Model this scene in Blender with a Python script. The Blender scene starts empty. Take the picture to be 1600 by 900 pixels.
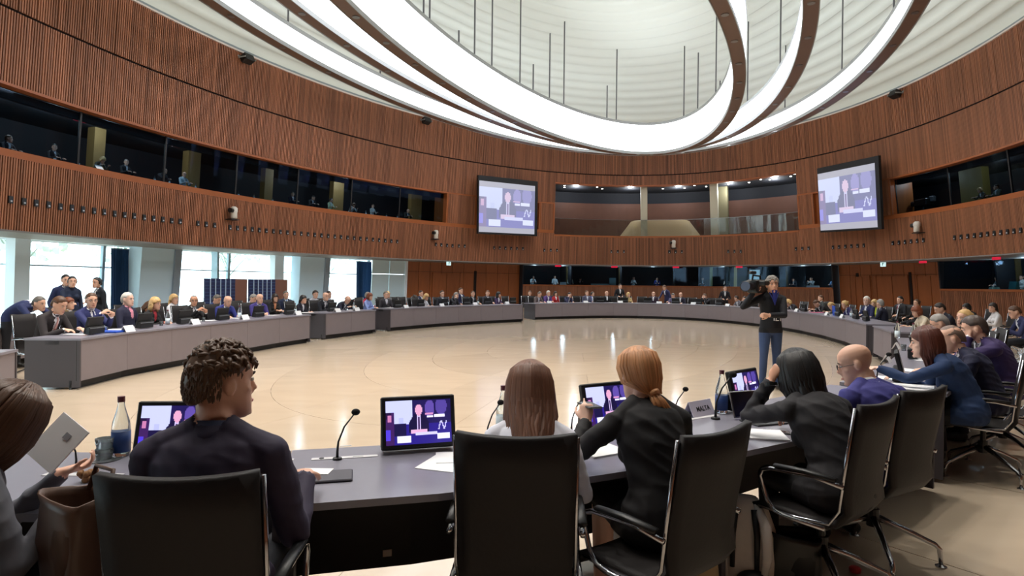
import bpy, math, random
from math import sin, cos, pi, sqrt, atan2, radians as R
from mathutils import Vector as V, Matrix, Quaternion, kdtree
random.seed(7)
SC = bpy.context.scene
COL = SC.collection

# ---------------------------------------------------------------- camera
H, FPX, ROLL, PITCH, SY = 1.5912, 950.0, 0.010664, -0.004840, -1.147
cam = bpy.data.cameras.new('camera'); camo = bpy.data.objects.new('camera', cam); COL.objects.link(camo)
cam.sensor_width = 36; cam.lens = FPX / 1600 * 36; cam.clip_end = 500; cam.clip_start = .05
cam.shift_y = -SY / 1600 * -1 if False else SY / 1600
_F = V((0, cos(PITCH), sin(PITCH))); _U0 = V((0, -sin(PITCH), cos(PITCH))); _X0 = V((1, 0, 0))
_Rt = _X0 * cos(ROLL) + _U0 * sin(ROLL); _Up = _U0 * cos(ROLL) - _X0 * sin(ROLL)
camo.matrix_world = Matrix(((_Rt.x, _Up.x, -_F.x, 0), (_Rt.y, _Up.y, -_F.y, 0), (_Rt.z, _Up.z, -_F.z, H), (0, 0, 0, 1)))
SC.camera = camo

# ---------------------------------------------------------------- sky, exposure
W = bpy.data.worlds.new('world'); SC.world = W; W.use_nodes = True
_b = W.node_tree.nodes['Background']; _b.inputs[0].default_value = (.80, .93, 1.0, 1); _b.inputs[1].default_value = 5.0
SC.view_settings.view_transform = 'Standard'; SC.view_settings.look = 'None'
SC.view_settings.exposure = 0.04; SC.view_settings.gamma = 1
RING_E = 3.2          # strength of the luminous hanging rings
CEIL_E = 0.21         # glow added to the ceiling membrane to brighten ceiling and floor
SPOT_W = 560.0        # spots under the rings

# ---------------------------------------------------------------- picture geometry helpers
def proj(p):
    d = V(p) - V((0, 0, H)); f = d.dot(_F)
    return 800 + FPX * d.dot(_Rt) / f, 450 + SY - FPX * d.dot(_Up) / f
def at(px, py, z):
    d = _Rt * ((px - 800) / FPX) - _Up * ((py - 450 - SY) / FPX) + _F
    return V((0, 0, H)) + d * ((z - H) / d.z)
def atd(px, py, Y):
    d = _Rt * ((px - 800) / FPX) - _Up * ((py - 450 - SY) / FPX) + _F
    return V((0, 0, H)) + d * (Y / d.y)

PHI = -0.43406
def wall_par(z):
    k = z - 3.2292
    return 2.7343 - .02655 * k, 23.0375 - .03234 * k, 18.054 - .13767 * k, 27.033 - .10323 * k, PHI
def tab_par(z): return 1.85963, 16.31216, 6.80248, 14.02996, -.366702
def ell(par, t, off=0.0):
    cx, cy, a, b, ph = par
    u, v = a * cos(t), b * sin(t)
    du, dv = -a * sin(t), b * cos(t)
    n = sqrt(du * du + dv * dv); nu, nv = dv / n, -du / n
    u += nu * off; v += nv * off
    c, s = cos(ph), sin(ph)
    return V((cx + u * c - v * s, cy + u * s + v * c, 0)), V((nu * c - nv * s, nu * s + nv * c, 0))
def wpt(t, z, off=0.0):
    p, n = ell(wall_par(z), t, off); p.z = z; return p, n
def solve(parf, px, off, z, far=True):
    par = parf(z)
    def X(t):
        p, n = ell(par, t, off)
        return (proj((p.x, p.y, z))[0], p.y) if p.y > .4 else None
    best = None; N = 240; prev = None
    for i in range(N + 1):
        t = 2 * pi * i / N; c = X(t)
        if c is None: prev = None; continue
        if prev and (prev[1] - px) * (c[0] - px) <= 0 and (best is None or (c[1] > best[2]) == far): best = (prev[0], t, c[1], prev[1])
        prev = (t, c[0])
    if best is None: return None
    a, b, _, xa = best
    for _ in range(22):
        m = (a + b) / 2; c = X(m)
        if c is None: break
        if (xa - px) * (c[0] - px) <= 0: b = m
        else: a, xa = m, c[0]
    return (a + b) / 2
_wc = {}
def wt(px, z, off=0.0):
    k = (px, round(z, 1), off)
    if k not in _wc: _wc[k] = solve(wall_par, px, off, z)
    return _wc[k]
def seat_t(px, off, far=True): return solve(tab_par, px, off, .74, far)

# ---------------------------------------------------------------- mesh building
class MB:
    def __init__(s): s.v = []; s.f = []; s.m = []
    def add(s, vs, fs, m=0):
        o = len(s.v); s.v.extend([tuple(q) for q in vs]); s.f.extend([tuple(i + o for i in f) for f in fs]); s.m.extend([m] * len(fs))
    def hexa(s, b, t, m=0):          # bottom 4, top 4 (ccw from above)
        s.add(list(b) + list(t), [(3, 2, 1, 0), (4, 5, 6, 7), (0, 1, 5, 4), (1, 2, 6, 5), (2, 3, 7, 6), (3, 0, 4, 7)], m)
    def box(s, c, d, m=0, M=None):
        x, y, z = d[0] / 2, d[1] / 2, d[2] / 2
        q = [V((a, b, e)) for e in (-z, z) for a, b in ((-x, -y), (x, -y), (x, y), (-x, y))]
        if M: q = [M @ w for w in q]
        c = V(c); q = [w + c for w in q]; s.hexa(q[:4], q[4:], m)
    def rbox(s, c, d, r, m=0, M=None):      # box with its vertical and horizontal edges chamfered
        x, y, z = d[0] / 2, d[1] / 2, d[2] / 2
        rings = []
        for zz, k in ((-z, r), (-z + r, 0), (z - r, 0), (z, r)):
            X, Y = x - k, y - k; e = r
            rings.append([V(w) for w in ((-X + e, -Y, zz), (X - e, -Y, zz), (X, -Y + e, zz), (X, Y - e, zz), (X - e, Y, zz), (-X + e, Y, zz), (-X, Y - e, zz), (-X, -Y + e, zz))])
        c = V(c); rings = [[(M @ w if M else w) + c for w in g] for g in rings]
        s.rings(rings, m)
    def rings(s, rr, m=0, caps=True, loop=False):
        n = len(rr[0]); vs = [w for g in rr for w in g]; fs = []
        K = len(rr)
        for i in range(K if loop else K - 1):
            j = (i + 1) % K
            for k in range(n):
                l = (k + 1) % n
                fs.append((i * n + k, i * n + l, j * n + l, j * n + k))
        if caps and not loop:
            fs.append(tuple(range(n - 1, -1, -1))); fs.append(tuple((K - 1) * n + k for k in range(n)))
        s.add(vs, fs, m)
    def tube(s, pts, rad, m=0, n=8, rad2=None, xax=None, caps=True, step=None, loop=False):
        pts = [V(p) for p in pts]
        if not hasattr(rad, '__len__'): rad = [rad] * len(pts)
        if rad2 is None: rad2 = rad
        if not hasattr(rad2, '__len__'): rad2 = [rad2] * len(pts)
        if step:
            P, A, B = [pts[0]], [rad[0]], [rad2[0]]
            for i in range(len(pts) - 1):
                k = max(1, int((pts[i + 1] - pts[i]).length / step))
                for j in range(1, k + 1):
                    f = j / k; P.append(pts[i].lerp(pts[i + 1], f)); A.append(rad[i] * (1 - f) + rad[i + 1] * f); B.append(rad2[i] * (1 - f) + rad2[i + 1] * f)
            pts, rad, rad2 = P, A, B
        rr = []; px = None; K = len(pts)
        for i, p in enumerate(pts):
            if loop: t = pts[(i + 1) % K] - pts[i - 1]
            else: t = pts[min(i + 1, K - 1)] - pts[max(i - 1, 0)]
            if t.length < 1e-9: t = V((0, 0, 1))
            t.normalize()
            if px is None:
                a = V(xax) if xax is not None else (V((1, 0, 0)) if abs(t.x) < .9 else V((0, 1, 0)))
            else: a = px if xax is None else V(xax)
            a = a - t * a.dot(t)
            if a.length < 1e-5: a = t.orthogonal()
            a.normalize(); px = a; b = t.cross(a)
            rr.append([p + a * (cos(2 * pi * k / n) * rad[i]) + b * (sin(2 * pi * k / n) * rad2[i]) for k in range(n)])
        s.rings(rr, m, caps, loop)
    def ball(s, c, r, m=0, n=12, k=8, M=None):
        c = V(c); r = V(r) if hasattr(r, '__len__') else V((r, r, r)); rr = []
        for i in range(1, k):
            a = pi * i / k; rr.append([V((sin(a) * cos(2 * pi * j / n) * r.x, sin(a) * sin(2 * pi * j / n) * r.y, -cos(a) * r.z)) for j in range(n)])
        vs = [w for g in rr for w in g] + [V((0, 0, -r.z)), V((0, 0, r.z))]
        if M: vs = [M @ w for w in vs]
        vs = [w + c for w in vs]; fs = []
        for i in range(k - 2):
            for j in range(n):
                l = (j + 1) % n; fs.append((i * n + j, i * n + l, (i + 1) * n + l, (i + 1) * n + j))
        B, T = len(vs) - 2, len(vs) - 1
        for j in range(n):
            l = (j + 1) % n; fs.append((l, j, B)); fs.append(((k - 2) * n + j, (k - 2) * n + l, T))
        s.add(vs, fs, m)
    def lathe(s, prof, c=(0, 0, 0), m=0, n=16):
        c = V(c); s.rings([[c + V((r * cos(2 * pi * k / n), r * sin(2 * pi * k / n), z)) for k in range(n)] for r, z in prof], m)
    def sheet(s, g, th, m=0, nrm=None):     # grid of points thickened
        a = len(g); b = len(g[0]); off = []
        for i in range(a):
            row = []
            for j in range(b):
                du = V(g[min(i + 1, a - 1)][j]) - V(g[max(i - 1, 0)][j]); dv = V(g[i][min(j + 1, b - 1)]) - V(g[i][max(j - 1, 0)])
                n = du.cross(dv); n = n.normalized() if n.length > 1e-12 else V((0, 0, 1)); row.append(V(g[i][j]) + n * th)
            off.append(row)
        vs = [V(w) for r in g for w in r] + [w for r in off for w in r]; N = a * b; fs = []
        for i in range(a - 1):
            for j in range(b - 1):
                q = (i * b + j, (i + 1) * b + j, (i + 1) * b + j + 1, i * b + j + 1)
                fs.append(q[::-1]); fs.append(tuple(k + N for k in q))
        edge = [(i * b, (i + 1) * b) for i in range(a - 1)] + [((a - 1) * b + j, (a - 1) * b + j + 1) for j in range(b - 1)] + \
               [((i + 1) * b + b - 1, i * b + b - 1) for i in range(a - 1)] + [(j + 1, j) for j in range(b - 1)]
        for p, q in edge: fs.append((p, q, q + N, p + N))
        s.add(vs, fs, m)
    def mesh(s, name, mats, smooth=False):
        me = bpy.data.meshes.new(name); me.from_pydata(s.v, [], s.f)
        for q in mats: me.materials.append(q)
        if len(mats) > 1: me.polygons.foreach_set('material_index', s.m)
        if smooth: me.polygons.foreach_set('use_smooth', [True] * len(me.polygons))
        me.update(); return me
    def build(s, name, mats, parent=None, smooth=False, loc=None, rz=None):
        if not isinstance(mats, (list, tuple)): mats = [mats]
        return link(name, s.mesh(name, mats, smooth), parent, loc, rz)
def link(name, data, parent=None, loc=None, rz=None):
    o = bpy.data.objects.new(name, data); COL.objects.link(o)
    if parent is not None: o.parent = parent
    if loc is not None: o.location = loc
    if rz is not None: o.rotation_euler.z = rz
    return o
def tag(o, label=None, cat=None, group=None, kind=None):
    if label: o['label'] = label
    if cat: o['category'] = cat
    if group: o['group'] = group
    if kind: o['kind'] = kind
    return o
def empty(name, loc=(0, 0, 0), rz=0):
    o = bpy.data.objects.new(name, None); COL.objects.link(o); o.location = loc; o.rotation_euler.z = rz; o.empty_display_size = .1; return o
KIDS = {}
def dup(src, loc, rz, label=None, group=None, cat=None):
    if src.name not in KIDS:
        KIDS[src.name] = [(c, list(c.children)) for c in src.children]
    o = src.copy(); COL.objects.link(o); o.location = loc; o.rotation_euler = (0, 0, rz)
    if label: o['label'] = label
    if group: o['group'] = group
    for c, gs in KIDS[src.name]:
        d = c.copy(); COL.objects.link(d); d.parent = o
        for g in gs:
            e = g.copy(); COL.objects.link(e); e.parent = d
    return o

# ---------------------------------------------------------------- materials
_m = {}
def srgb(c): return tuple(((x / 255) / 12.92 if x / 255 <= .04045 else ((x / 255 + .055) / 1.055) ** 2.4) for x in c) + (1,)
def mat(key, c, rough=.6, metal=0.0, noise=0.0, nsc=8.0, bump=0.0, stretch=None, emit=0.0, spec=.5, trans=0.0, alpha=1.0, rnd=0.0, coat=0.0):
    if key in _m: return _m[key]
    m = bpy.data.materials.new(key); m.use_nodes = True; nt = m.node_tree; b = nt.nodes['Principled BSDF']
    col = srgb(c); b.inputs['Base Color'].default_value = col; b.inputs['Roughness'].default_value = rough
    b.inputs['Metallic'].default_value = metal; b.inputs['Specular IOR Level'].default_value = spec
    if trans: b.inputs['Transmission Weight'].default_value = trans
    if coat: b.inputs['Coat Weight'].default_value = coat
    if alpha < 1: b.inputs['Alpha'].default_value = alpha
    if emit: b.inputs['Emission Color'].default_value = col; b.inputs['Emission Strength'].default_value = emit
    if noise or bump or rnd:
        tc = nt.nodes.new('ShaderNodeTexCoord'); mp = nt.nodes.new('ShaderNodeMapping'); nz = nt.nodes.new('ShaderNodeTexNoise')
        if stretch: mp.inputs['Scale'].default_value = stretch
        nz.inputs['Scale'].default_value = nsc; nz.inputs['Detail'].default_value = 3
        nt.links.new(tc.outputs['Object'], mp.inputs[0]); nt.links.new(mp.outputs[0], nz.inputs['Vector'])
        hv = nt.nodes.new('ShaderNodeHueSaturation'); hv.inputs['Color'].default_value = col
        mr = nt.nodes.new('ShaderNodeMapRange'); mr.inputs['To Min'].default_value = 1 - noise; mr.inputs['To Max'].default_value = 1 + noise
        nt.links.new(nz.outputs['Fac'], mr.inputs['Value'])
        if rnd:
            oi = nt.nodes.new('ShaderNodeObjectInfo'); m2 = nt.nodes.new('ShaderNodeMapRange'); m2.inputs['To Min'].default_value = 1 - rnd; m2.inputs['To Max'].default_value = 1 + rnd
            nt.links.new(oi.outputs['Random'], m2.inputs['Value']); mm = nt.nodes.new('ShaderNodeMath'); mm.operation = 'MULTIPLY'
            nt.links.new(mr.outputs[0], mm.inputs[0]); nt.links.new(m2.outputs[0], mm.inputs[1]); nt.links.new(mm.outputs[0], hv.inputs['Value'])
        else: nt.links.new(mr.outputs[0], hv.inputs['Value'])
        nt.links.new(hv.outputs[0], b.inputs['Base Color'])
        if bump:
            bp = nt.nodes.new('ShaderNodeBump'); bp.inputs['Strength'].default_value = bump; bp.inputs['Distance'].default_value = .02
            nt.links.new(nz.outputs['Fac'], bp.inputs['Height']); nt.links.new(bp.outputs[0], b.inputs['Normal'])
    _m[key] = m; return m
def island_var(m, amt):       # each slat of a joined mesh gets its own tone
    nt = m.node_tree; hv = [n for n in nt.nodes if n.type == 'HUE_SAT'][0]
    src = hv.inputs['Value'].links[0].from_socket
    g = nt.nodes.new('ShaderNodeNewGeometry'); mr = nt.nodes.new('ShaderNodeMapRange'); mr.inputs['To Min'].default_value = 1 - amt; mr.inputs['To Max'].default_value = 1 + amt
    nt.links.new(g.outputs['Random Per Island'], mr.inputs['Value']); mm = nt.nodes.new('ShaderNodeMath'); mm.operation = 'MULTIPLY'
    nt.links.new(src, mm.inputs[0]); nt.links.new(mr.outputs[0], mm.inputs[1]); nt.links.new(mm.outputs[0], hv.inputs['Value'])
    return m
M_SLAT = island_var(mat('slat wood', (160, 104, 74), .5, noise=.22, nsc=1.3, stretch=(1, 1, .25)), .28)
M_SLATD = mat('slat backing', (26, 10, 6), .9)
M_WOOD = mat('wood panel', (150, 82, 38), .45, noise=.22, nsc=2.2, stretch=(3, 3, .25), rnd=.08)
M_CAP = mat('wood cap', (158, 88, 46), .4, noise=.12, nsc=3)
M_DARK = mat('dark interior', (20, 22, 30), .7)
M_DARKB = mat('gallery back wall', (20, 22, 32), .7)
M_BLACK = mat('black plastic', (18, 18, 20), .45)
M_SCR_F = mat('screen frame', (10, 10, 12), .6)
M_TRIM = mat('grey trim', (150, 152, 150), .5)
M_BROWN = mat('ring underside', (112, 84, 70), .4)
M_RING = mat('ring light band', (244, 248, 255), .5, emit=RING_E)
M_LAMP = mat('lamp lens', (255, 244, 232), .4, emit=14)
M_CHROME = mat('chrome', (190, 190, 195), .14, metal=1.0)
M_ALU = mat('aluminium', (150, 150, 152), .3, metal=.9)
M_ROD = mat('steel rod', (96, 96, 98), .5, metal=.3)
M_WHITE = mat('white paper', (240, 240, 242), .8)
M_CREAM = mat('white camera housing', (226, 218, 205), .5)
M_TABLE = mat('table laminate', (132, 130, 142), .28, noise=.04, nsc=20)
M_PANEL = mat('table front panel', (128, 118, 122), .55, noise=.05, nsc=6)
M_PLINTH = mat('table plinth', (22, 20, 22), .5)
M_CHAIR = mat('chair leather', (34, 30, 30), .6, noise=.08, nsc=60, bump=.05, spec=.3)
M_COLW = mat('painted white column', (226, 236, 244), .5)
M_MULL = mat('window mullion', (150, 170, 180), .4, metal=.3)
M_CURT = mat('blue curtain', (24, 62, 104), .8, noise=.2, nsc=3)
M_PANW = mat('glass white panel', (206, 226, 232), .25)
M_WATER = mat('bottle glass', (232, 240, 242), .04, trans=.95)
M_GLASS = mat('tumbler glass', (235, 243, 248), .03, trans=.95)
M_LBL = mat('bottle label blue', (30, 62, 120), .5)
M_LBLW = mat('bottle label white', (214, 228, 236), .5)
M_RED = mat('red plastic', (190, 40, 40), .4)
def glassmat(key, c, a, rough=.03, gc=(1, 1, 1, 1)):
    if key in _m: return _m[key]
    m = bpy.data.materials.new(key); m.use_nodes = True; nt = m.node_tree; nt.nodes.clear()
    o = nt.nodes.new('ShaderNodeOutputMaterial'); g = nt.nodes.new('ShaderNodeBsdfGlossy'); t = nt.nodes.new('ShaderNodeBsdfTransparent'); mx = nt.nodes.new('ShaderNodeMixShader')
    g.inputs['Roughness'].default_value = rough; g.inputs['Color'].default_value = gc; t.inputs['Color'].default_value = srgb(c)
    fr = nt.nodes.new('ShaderNodeFresnel'); fr.inputs['IOR'].default_value = 1.45; ad = nt.nodes.new('ShaderNodeMath'); ad.operation = 'ADD'; ad.inputs[1].default_value = a
    nt.links.new(fr.outputs[0], ad.inputs[0]); nt.links.new(ad.outputs[0], mx.inputs[0]); nt.links.new(t.outputs[0], mx.inputs[1]); nt.links.new(g.outputs[0], mx.inputs[2]); nt.links.new(mx.outputs[0], o.inputs[0])
    _m[key] = m; return m
M_PANE = glassmat('window pane', (235, 248, 250), 0)
M_PANED = glassmat('booth pane', (150, 172, 184), .01, .03, (.22, .30, .42, 1))
def struct(o): o['kind'] = 'structure'; return o
# ================================================================ THE ROOM SHELL
ZB, ZS, ZT, ZM, ZC = 3.2292, 5.8385, 7.868, 10.2258, 12.4864
GF = 2.6       # ground-floor wall stands this far outside the balcony face
T_ALL = 2 * pi
def strip(mb, t0, t1, za, zb, oa, ob, m=0, n=None):     # inward-facing ribbon
    n = n or max(2, int(abs(t1 - t0) / .03)); vs = []; fs = []
    for i in range(n + 1):
        t = t0 + (t1 - t0) * i / n
        vs += [wpt(t, za, oa)[0], wpt(t, zb, ob)[0]]
    for i in range(n): fs.append((2 * i, 2 * i + 1, 2 * i + 3, 2 * i + 2))
    mb.add(vs, fs, m)
def solid(mb, t0, t1, za, zb, o0, o1, m=0, n=None):     # ribbon with thickness o0..o1
    n = n or max(1, int(abs(t1 - t0) / .03)); rr = []
    for i in range(n + 1):
        t = t0 + (t1 - t0) * i / n
        rr.append([wpt(t, za, o0)[0], wpt(t, zb, o0)[0], wpt(t, zb, o1)[0], wpt(t, za, o1)[0]])
    mb.rings(rr, m)
def arcs(t0, t1, z, period):                            # t values at equal arc length
    n = 4000; L = 0; out = [t0]; p = wpt(t0, z)[0]
    for i in range(1, n + 1):
        t = t0 + (t1 - t0) * i / n; q = wpt(t, z)[0]; L += (q - p).length; p = q
        if L >= period: out.append(t); L -= period
    return out
def slats(mb, t0, t1, za, zb, period, w, d):
    for t in arcs(t0, t1, (za + zb) / 2, period):
        (a, n), (b, nb) = wpt(t, za), wpt(t, zb); tg = V((-n.y, n.x, 0)) * (w / 2)
        lo = [a - tg, a + tg, a + tg - n * d, a - tg - n * d]; hi = [b - tg, b + tg, b + tg - nb * d, b - tg - nb * d]
        mb.add(lo + hi, [(4, 5, 6, 7), (3, 2, 1, 0), (1, 2, 6, 5), (2, 3, 7, 6), (3, 0, 4, 7)])
T_R = wt(1600, 6.0) - .18; T_L = wt(0, 6.0) + .22       # visible arc, t grows from right to left
tL = lambda px, z: wt(px, z)
t697, t742 = wt(697, 7), wt(744, 6.5); t845 = wt(842, 6.5); t866 = wt(866, 7)
t1247, t1272 = wt(1247, 7), wt(1272, 6.5); t1376 = wt(1376, 6.5); t1393 = wt(1393, 7)

wall = struct(empty('wall_upper'))
ZCT, ZCS = 9.42, 5.52      # the central gallery opening is taller than the side ones
tq0, tq1 = t1247 - .0005, t866 + .0005
mb = MB()
for a_, b_, z_ in ((0, tq0, ZT), (tq0, tq1, ZCT), (tq1, T_ALL, ZT)): strip(mb, a_, b_, z_, ZC + .1, .06, .06, n=100)
mb.build('backing', M_SLATD, wall)
mb = MB(); slats(mb, T_R, tq0, ZT + .05, ZM - .04, .092, .049, .06); slats(mb, tq0, tq1, ZCT + .05, ZM - .04, .092, .049, .06); slats(mb, tq1, T_L, ZT + .05, ZM - .04, .092, .049, .06); tag(mb.build('slat', M_SLAT, wall), kind='stuff')
mb = MB(); slats(mb, T_R, T_L, ZM + .04, ZC, .092, .049, .06); tag(mb.build('slat', M_SLAT, wall), kind='stuff')
mb = MB(); solid(mb, T_R - .1, tq0, ZT - .03, ZT + .06, -.07, .4); solid(mb, tq0, tq1, ZCT - .03, ZCT + .06, -.07, .4); solid(mb, tq1, T_L + .1, ZT - .03, ZT + .06, -.07, .4, n=90); mb.build('lower_edge', M_CAP, wall)
mb = MB(); solid(mb, 0, tq0, ZT - .3, ZT - .03, .42, .6); solid(mb, tq1, T_ALL, ZT - .3, ZT - .03, .42, .6, n=120); mb.build('edge_return', M_DARK, wall)

balc = struct(empty('wall_balcony'))
mb = MB(); strip(mb, 0, tq0, ZB, ZS - .22, .06, .06); strip(mb, tq0, tq1, ZB, ZCS - .1, .06, .06); strip(mb, tq1, T_ALL, ZB, ZS - .22, .06, .06, n=150); mb.build('backing', M_SLATD, balc)
mb = MB(); slats(mb, T_R, tq0, ZB, ZS - .24, .092, .050, .06); slats(mb, tq0, tq1, ZB, ZCS - .12, .092, .050, .06); slats(mb, tq1, T_L, ZB, ZS - .24, .092, .050, .06); tag(mb.build('slat', M_SLAT, balc), kind='stuff')
mb = MB(); solid(mb, 0, tq0, ZS - .24, ZS, -.07, .75); solid(mb, tq0, tq1, ZCS - .12, ZCS, -.07, .75); solid(mb, tq1, T_ALL, ZS - .24, ZS, -.07, .75, n=140); mb.build('sill_cap', M_CAP, balc)
mb = MB(); solid(mb, 0, T_ALL, ZB - .06, ZB, -.06, GF + .3, n=200); mb.build('soffit', mat('soffit', (128, 122, 118), .6), balc)
# square recessed fittings along the balcony face
fit = MB(); fit.box((0, 0, 0), (.15, .05, .24)); fitm = fit.mesh('recessed_fitting', [M_BLACK]); bl = MB(); bl.ball((0, 0, 0), .035, n=8, k=6)
bulb = bl.mesh('bulb', [mat('small bulb', (200, 205, 215), .2)])
def fitting(px, py):
    p0, n = wpt(wt(px, 4.2), 4.2, -.07)
    z = H + (0 - (py - proj((p0.x, p0.y, H))[1])) * p0.y / FPX
    t = wt(px, round(z, 1)); p, n = wpt(t, z, -.085)
    o = link('recessed_fitting', fitm, balc, p, atan2(n.y, n.x) - pi / 2)
    b = link('bulb', bulb, o, (0, -.03, -.05))
pts = []
left_f = [(13, 312), (34, 315), (53, 317.5), (72.5, 320), (91, 323), (109, 325), (126.5, 327.5), (144, 329.5), (160, 331.5), (176.5, 334), (192, 336), (207, 337.5), (223, 340), (237.5, 341.5), (252, 343), (266, 345), (279, 346)]
n2 = [(307, 349), (320, 350.5), (333, 352)] + [(357.5 + 11.6 * i - .028 * i * i * 1.6, 355.5 + 1.03 * i - .006 * i * i) for i in range(26)]
for q in left_f + n2: fitting(*q)
for q in [(680, 382), (688.6, 382.7), (697.5, 383.5), (706, 384), (716, 384.3), (725, 384.7)]: fitting(*q)
for i in range(6): fitting(771 + 9 * i, 387.2 + .3 * i)
for a in ((850, 391), (955, 393.2), (1046, 393.5), (1138.5, 393), (1245, 389)):
    for i in range(3): fitting(a[0] + 9.8 * i, a[1] - (.5 * i if a[0] > 1200 else 0))
for i in range(6): fitting(1303 + 9.7 * i, 386.5 - .6 * i)
for i in range(6): fitting(1397 + 9.6 * i, 380 - .9 * i)
for i in range(11): fitting(1494 + 10.4 * i, 371.5 - 1.15 * i)

# solid wood between the openings of the gallery
for a, b, nm in ((t845, t697, 'screen_surround'), (t1393, t1247, 'screen_surround')): pass
def woodbay(t0, t1, za, zb, name='slatted_panel'):
    mb = MB(); strip(mb, t0, t1, za, zb, .06, .06); slats(mb, t0, t1, za, zb, .092, .049, .06)
    o = mb.build(name, [M_SLAT], wall); tag(o, kind='stuff')
    mb = MB(); solid(mb, t0, t0 + .006, za, zb, -.06, 1.4, n=1); solid(mb, t1 - .006, t1, za, zb, -.06, 1.4, n=1); mb.build('bay_jamb', M_WOOD, wall)
for a, b in ((t742, t697), (t866, t845), (t1272, t1247), (t1393, t1376)):
    woodbay(min(a, b), max(a, b), ZS, ZT)
mb = MB(); solid(mb, t845, t742, ZS, ZT, .25, .35); solid(mb, t1376, t1272, ZS, ZT, .25, .35); mb.build('screen_recess', M_WOOD, wall)

# gallery interior (upper floor behind the openings)
gal = struct(empty('wall_gallery_back'))
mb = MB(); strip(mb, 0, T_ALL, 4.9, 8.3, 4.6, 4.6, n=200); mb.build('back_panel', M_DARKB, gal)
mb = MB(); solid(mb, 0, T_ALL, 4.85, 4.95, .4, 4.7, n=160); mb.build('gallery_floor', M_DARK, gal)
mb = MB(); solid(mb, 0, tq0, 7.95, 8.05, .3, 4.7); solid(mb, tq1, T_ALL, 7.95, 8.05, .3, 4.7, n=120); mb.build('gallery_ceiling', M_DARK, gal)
# timber lining of the central gallery, above a dark band
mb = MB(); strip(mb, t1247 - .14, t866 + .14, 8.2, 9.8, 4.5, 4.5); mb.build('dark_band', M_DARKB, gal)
mb = MB(); solid(mb, t1247 - .06, t866 + .06, 9.5, 9.6, .3, 4.7); mb.build('gallery_ceiling', M_DARK, gal)
for u in (t1247, t866):
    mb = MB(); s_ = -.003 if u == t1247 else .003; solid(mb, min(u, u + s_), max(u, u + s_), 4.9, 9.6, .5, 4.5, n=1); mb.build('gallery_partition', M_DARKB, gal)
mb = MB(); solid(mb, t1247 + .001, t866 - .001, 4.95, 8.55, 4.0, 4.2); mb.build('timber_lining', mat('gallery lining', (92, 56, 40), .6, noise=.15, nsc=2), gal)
def pier(px, w, z0, z1, off, m, name='gallery_pier', parent=None, d=.4):
    t = wt(px, (z0 + z1) / 2, off); p, n = wpt(t, z0, off); q, _ = wpt(t, z1, off)
    mb = MB(); tg = V((-n.y, n.x, 0)) * w / 2
    mb.hexa([p - tg, p - tg + n * d, p + tg + n * d, p + tg][::-1], [q - tg, q - tg + n * d, q + tg + n * d, q + tg][::-1])
    return mb.build(name, m, parent)
M_PIER = mat('pier', (150, 116, 66), .6, noise=.1, nsc=3)
for px, w in ((154, .5), (302, .7), (417, .35), (422, .3), (525, .5), (531, .5), (650, .9)): pier(px, w, 4.95, 7.95, 2.2, M_PIER, parent=gal)
for px, w in ((1519, 1.5),): pier(px, w, 4.95, 7.95, 2.2, mat('olive pier', (120, 104, 50), .6), parent=gal)
for px, w in ((1006.5, .5), (1115.5, .55)): pier(px, w, 4.95, 9.5, .6, mat('pale column', (196, 190, 168), .6), parent=gal)
pier(1127, 1.0, 4.95, 9.5, 2.6, mat('olive column', (120, 112, 84), .6), parent=gal)
# gallery window panes
k = 1
for a, b, n in ((t697, T_L + .1, 9), (T_R - .1, t1393, 4)):
    w = struct(empty('window_%d' % k)); k += 1
    for i in range(n):
        u, v = a + (b - a) * i / n, a + (b - a) * (i + 1) / n
        mb = MB(); strip(mb, u + .001, v - .001, ZS, ZT - .03, .3, .3, n=3); mb.build('pane', M_PANED, w)
        mb = MB(); solid(mb, v - .0015, v + .0015, ZS, ZT - .03, .27, .33, n=1); mb.build('pane_joint', M_BLACK, w)
# glass balustrade of the central gallery with its handrail, curved pale counter behind
w = struct(empty('window_%d' % k)); k += 1
mb = MB(); strip(mb, t1247, t866, ZCS, 6.8, .35, .35); mb.build('pane', glassmat('balustrade', (205, 210, 205), .03), w)
mb = MB(); solid(mb, t1247, t866, 6.8, 6.83, .33, .38); mb.build('handrail', M_ALU, w)
p0, p1 = wpt(wt(965, 6, 1.2), 4.95, 1.2)[0], wpt(wt(1098, 6, 1.2), 4.95, 1.2)[0]
mb = MB(); N = 16; mid = (p0 + p1) / 2; dx = (p1 - p0) / 2; nrm = wpt(wt(1030, 6, 1.2), 5, 0)[1]
rr = []
for zz, k1 in ((4.95, 1.12), (5.5, 1.0), (6.3, .82), (6.85, .70), (6.93, .64)):
    rr.append([mid + dx * cos(2 * pi * i / 28) * k1 + nrm * (.9 + sin(2 * pi * i / 28) * .75) + V((0, 0, zz - 4.95)) for i in range(28)])
mb.rings(rr); o = mb.build('counter', mat('pale counter', (206, 178, 140), .5), None, True)
tag(o, 'pale curved counter bulging behind the glass balustrade of the central gallery', 'counter')
# bright inner doorway seen through the balustrade
pd = wpt(wt(1180, 6, 4.2), 4.95, 4.2); o = MB(); tg = V((-pd[1].y, pd[1].x, 0))
for i in range(3):
    c = pd[0] + tg * (-.62 + .62 * i) + V((0, 0, 1.0)); o.box(c, (.56, .05, 1.9), 0, Matrix.Rotation(atan2(pd[1].y, pd[1].x) - pi / 2, 3, 'Z'))
w2 = struct(o.build('window_%d' % k, mat('daylight glass', (190, 226, 240), .3, emit=.9))); k += 1
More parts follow.
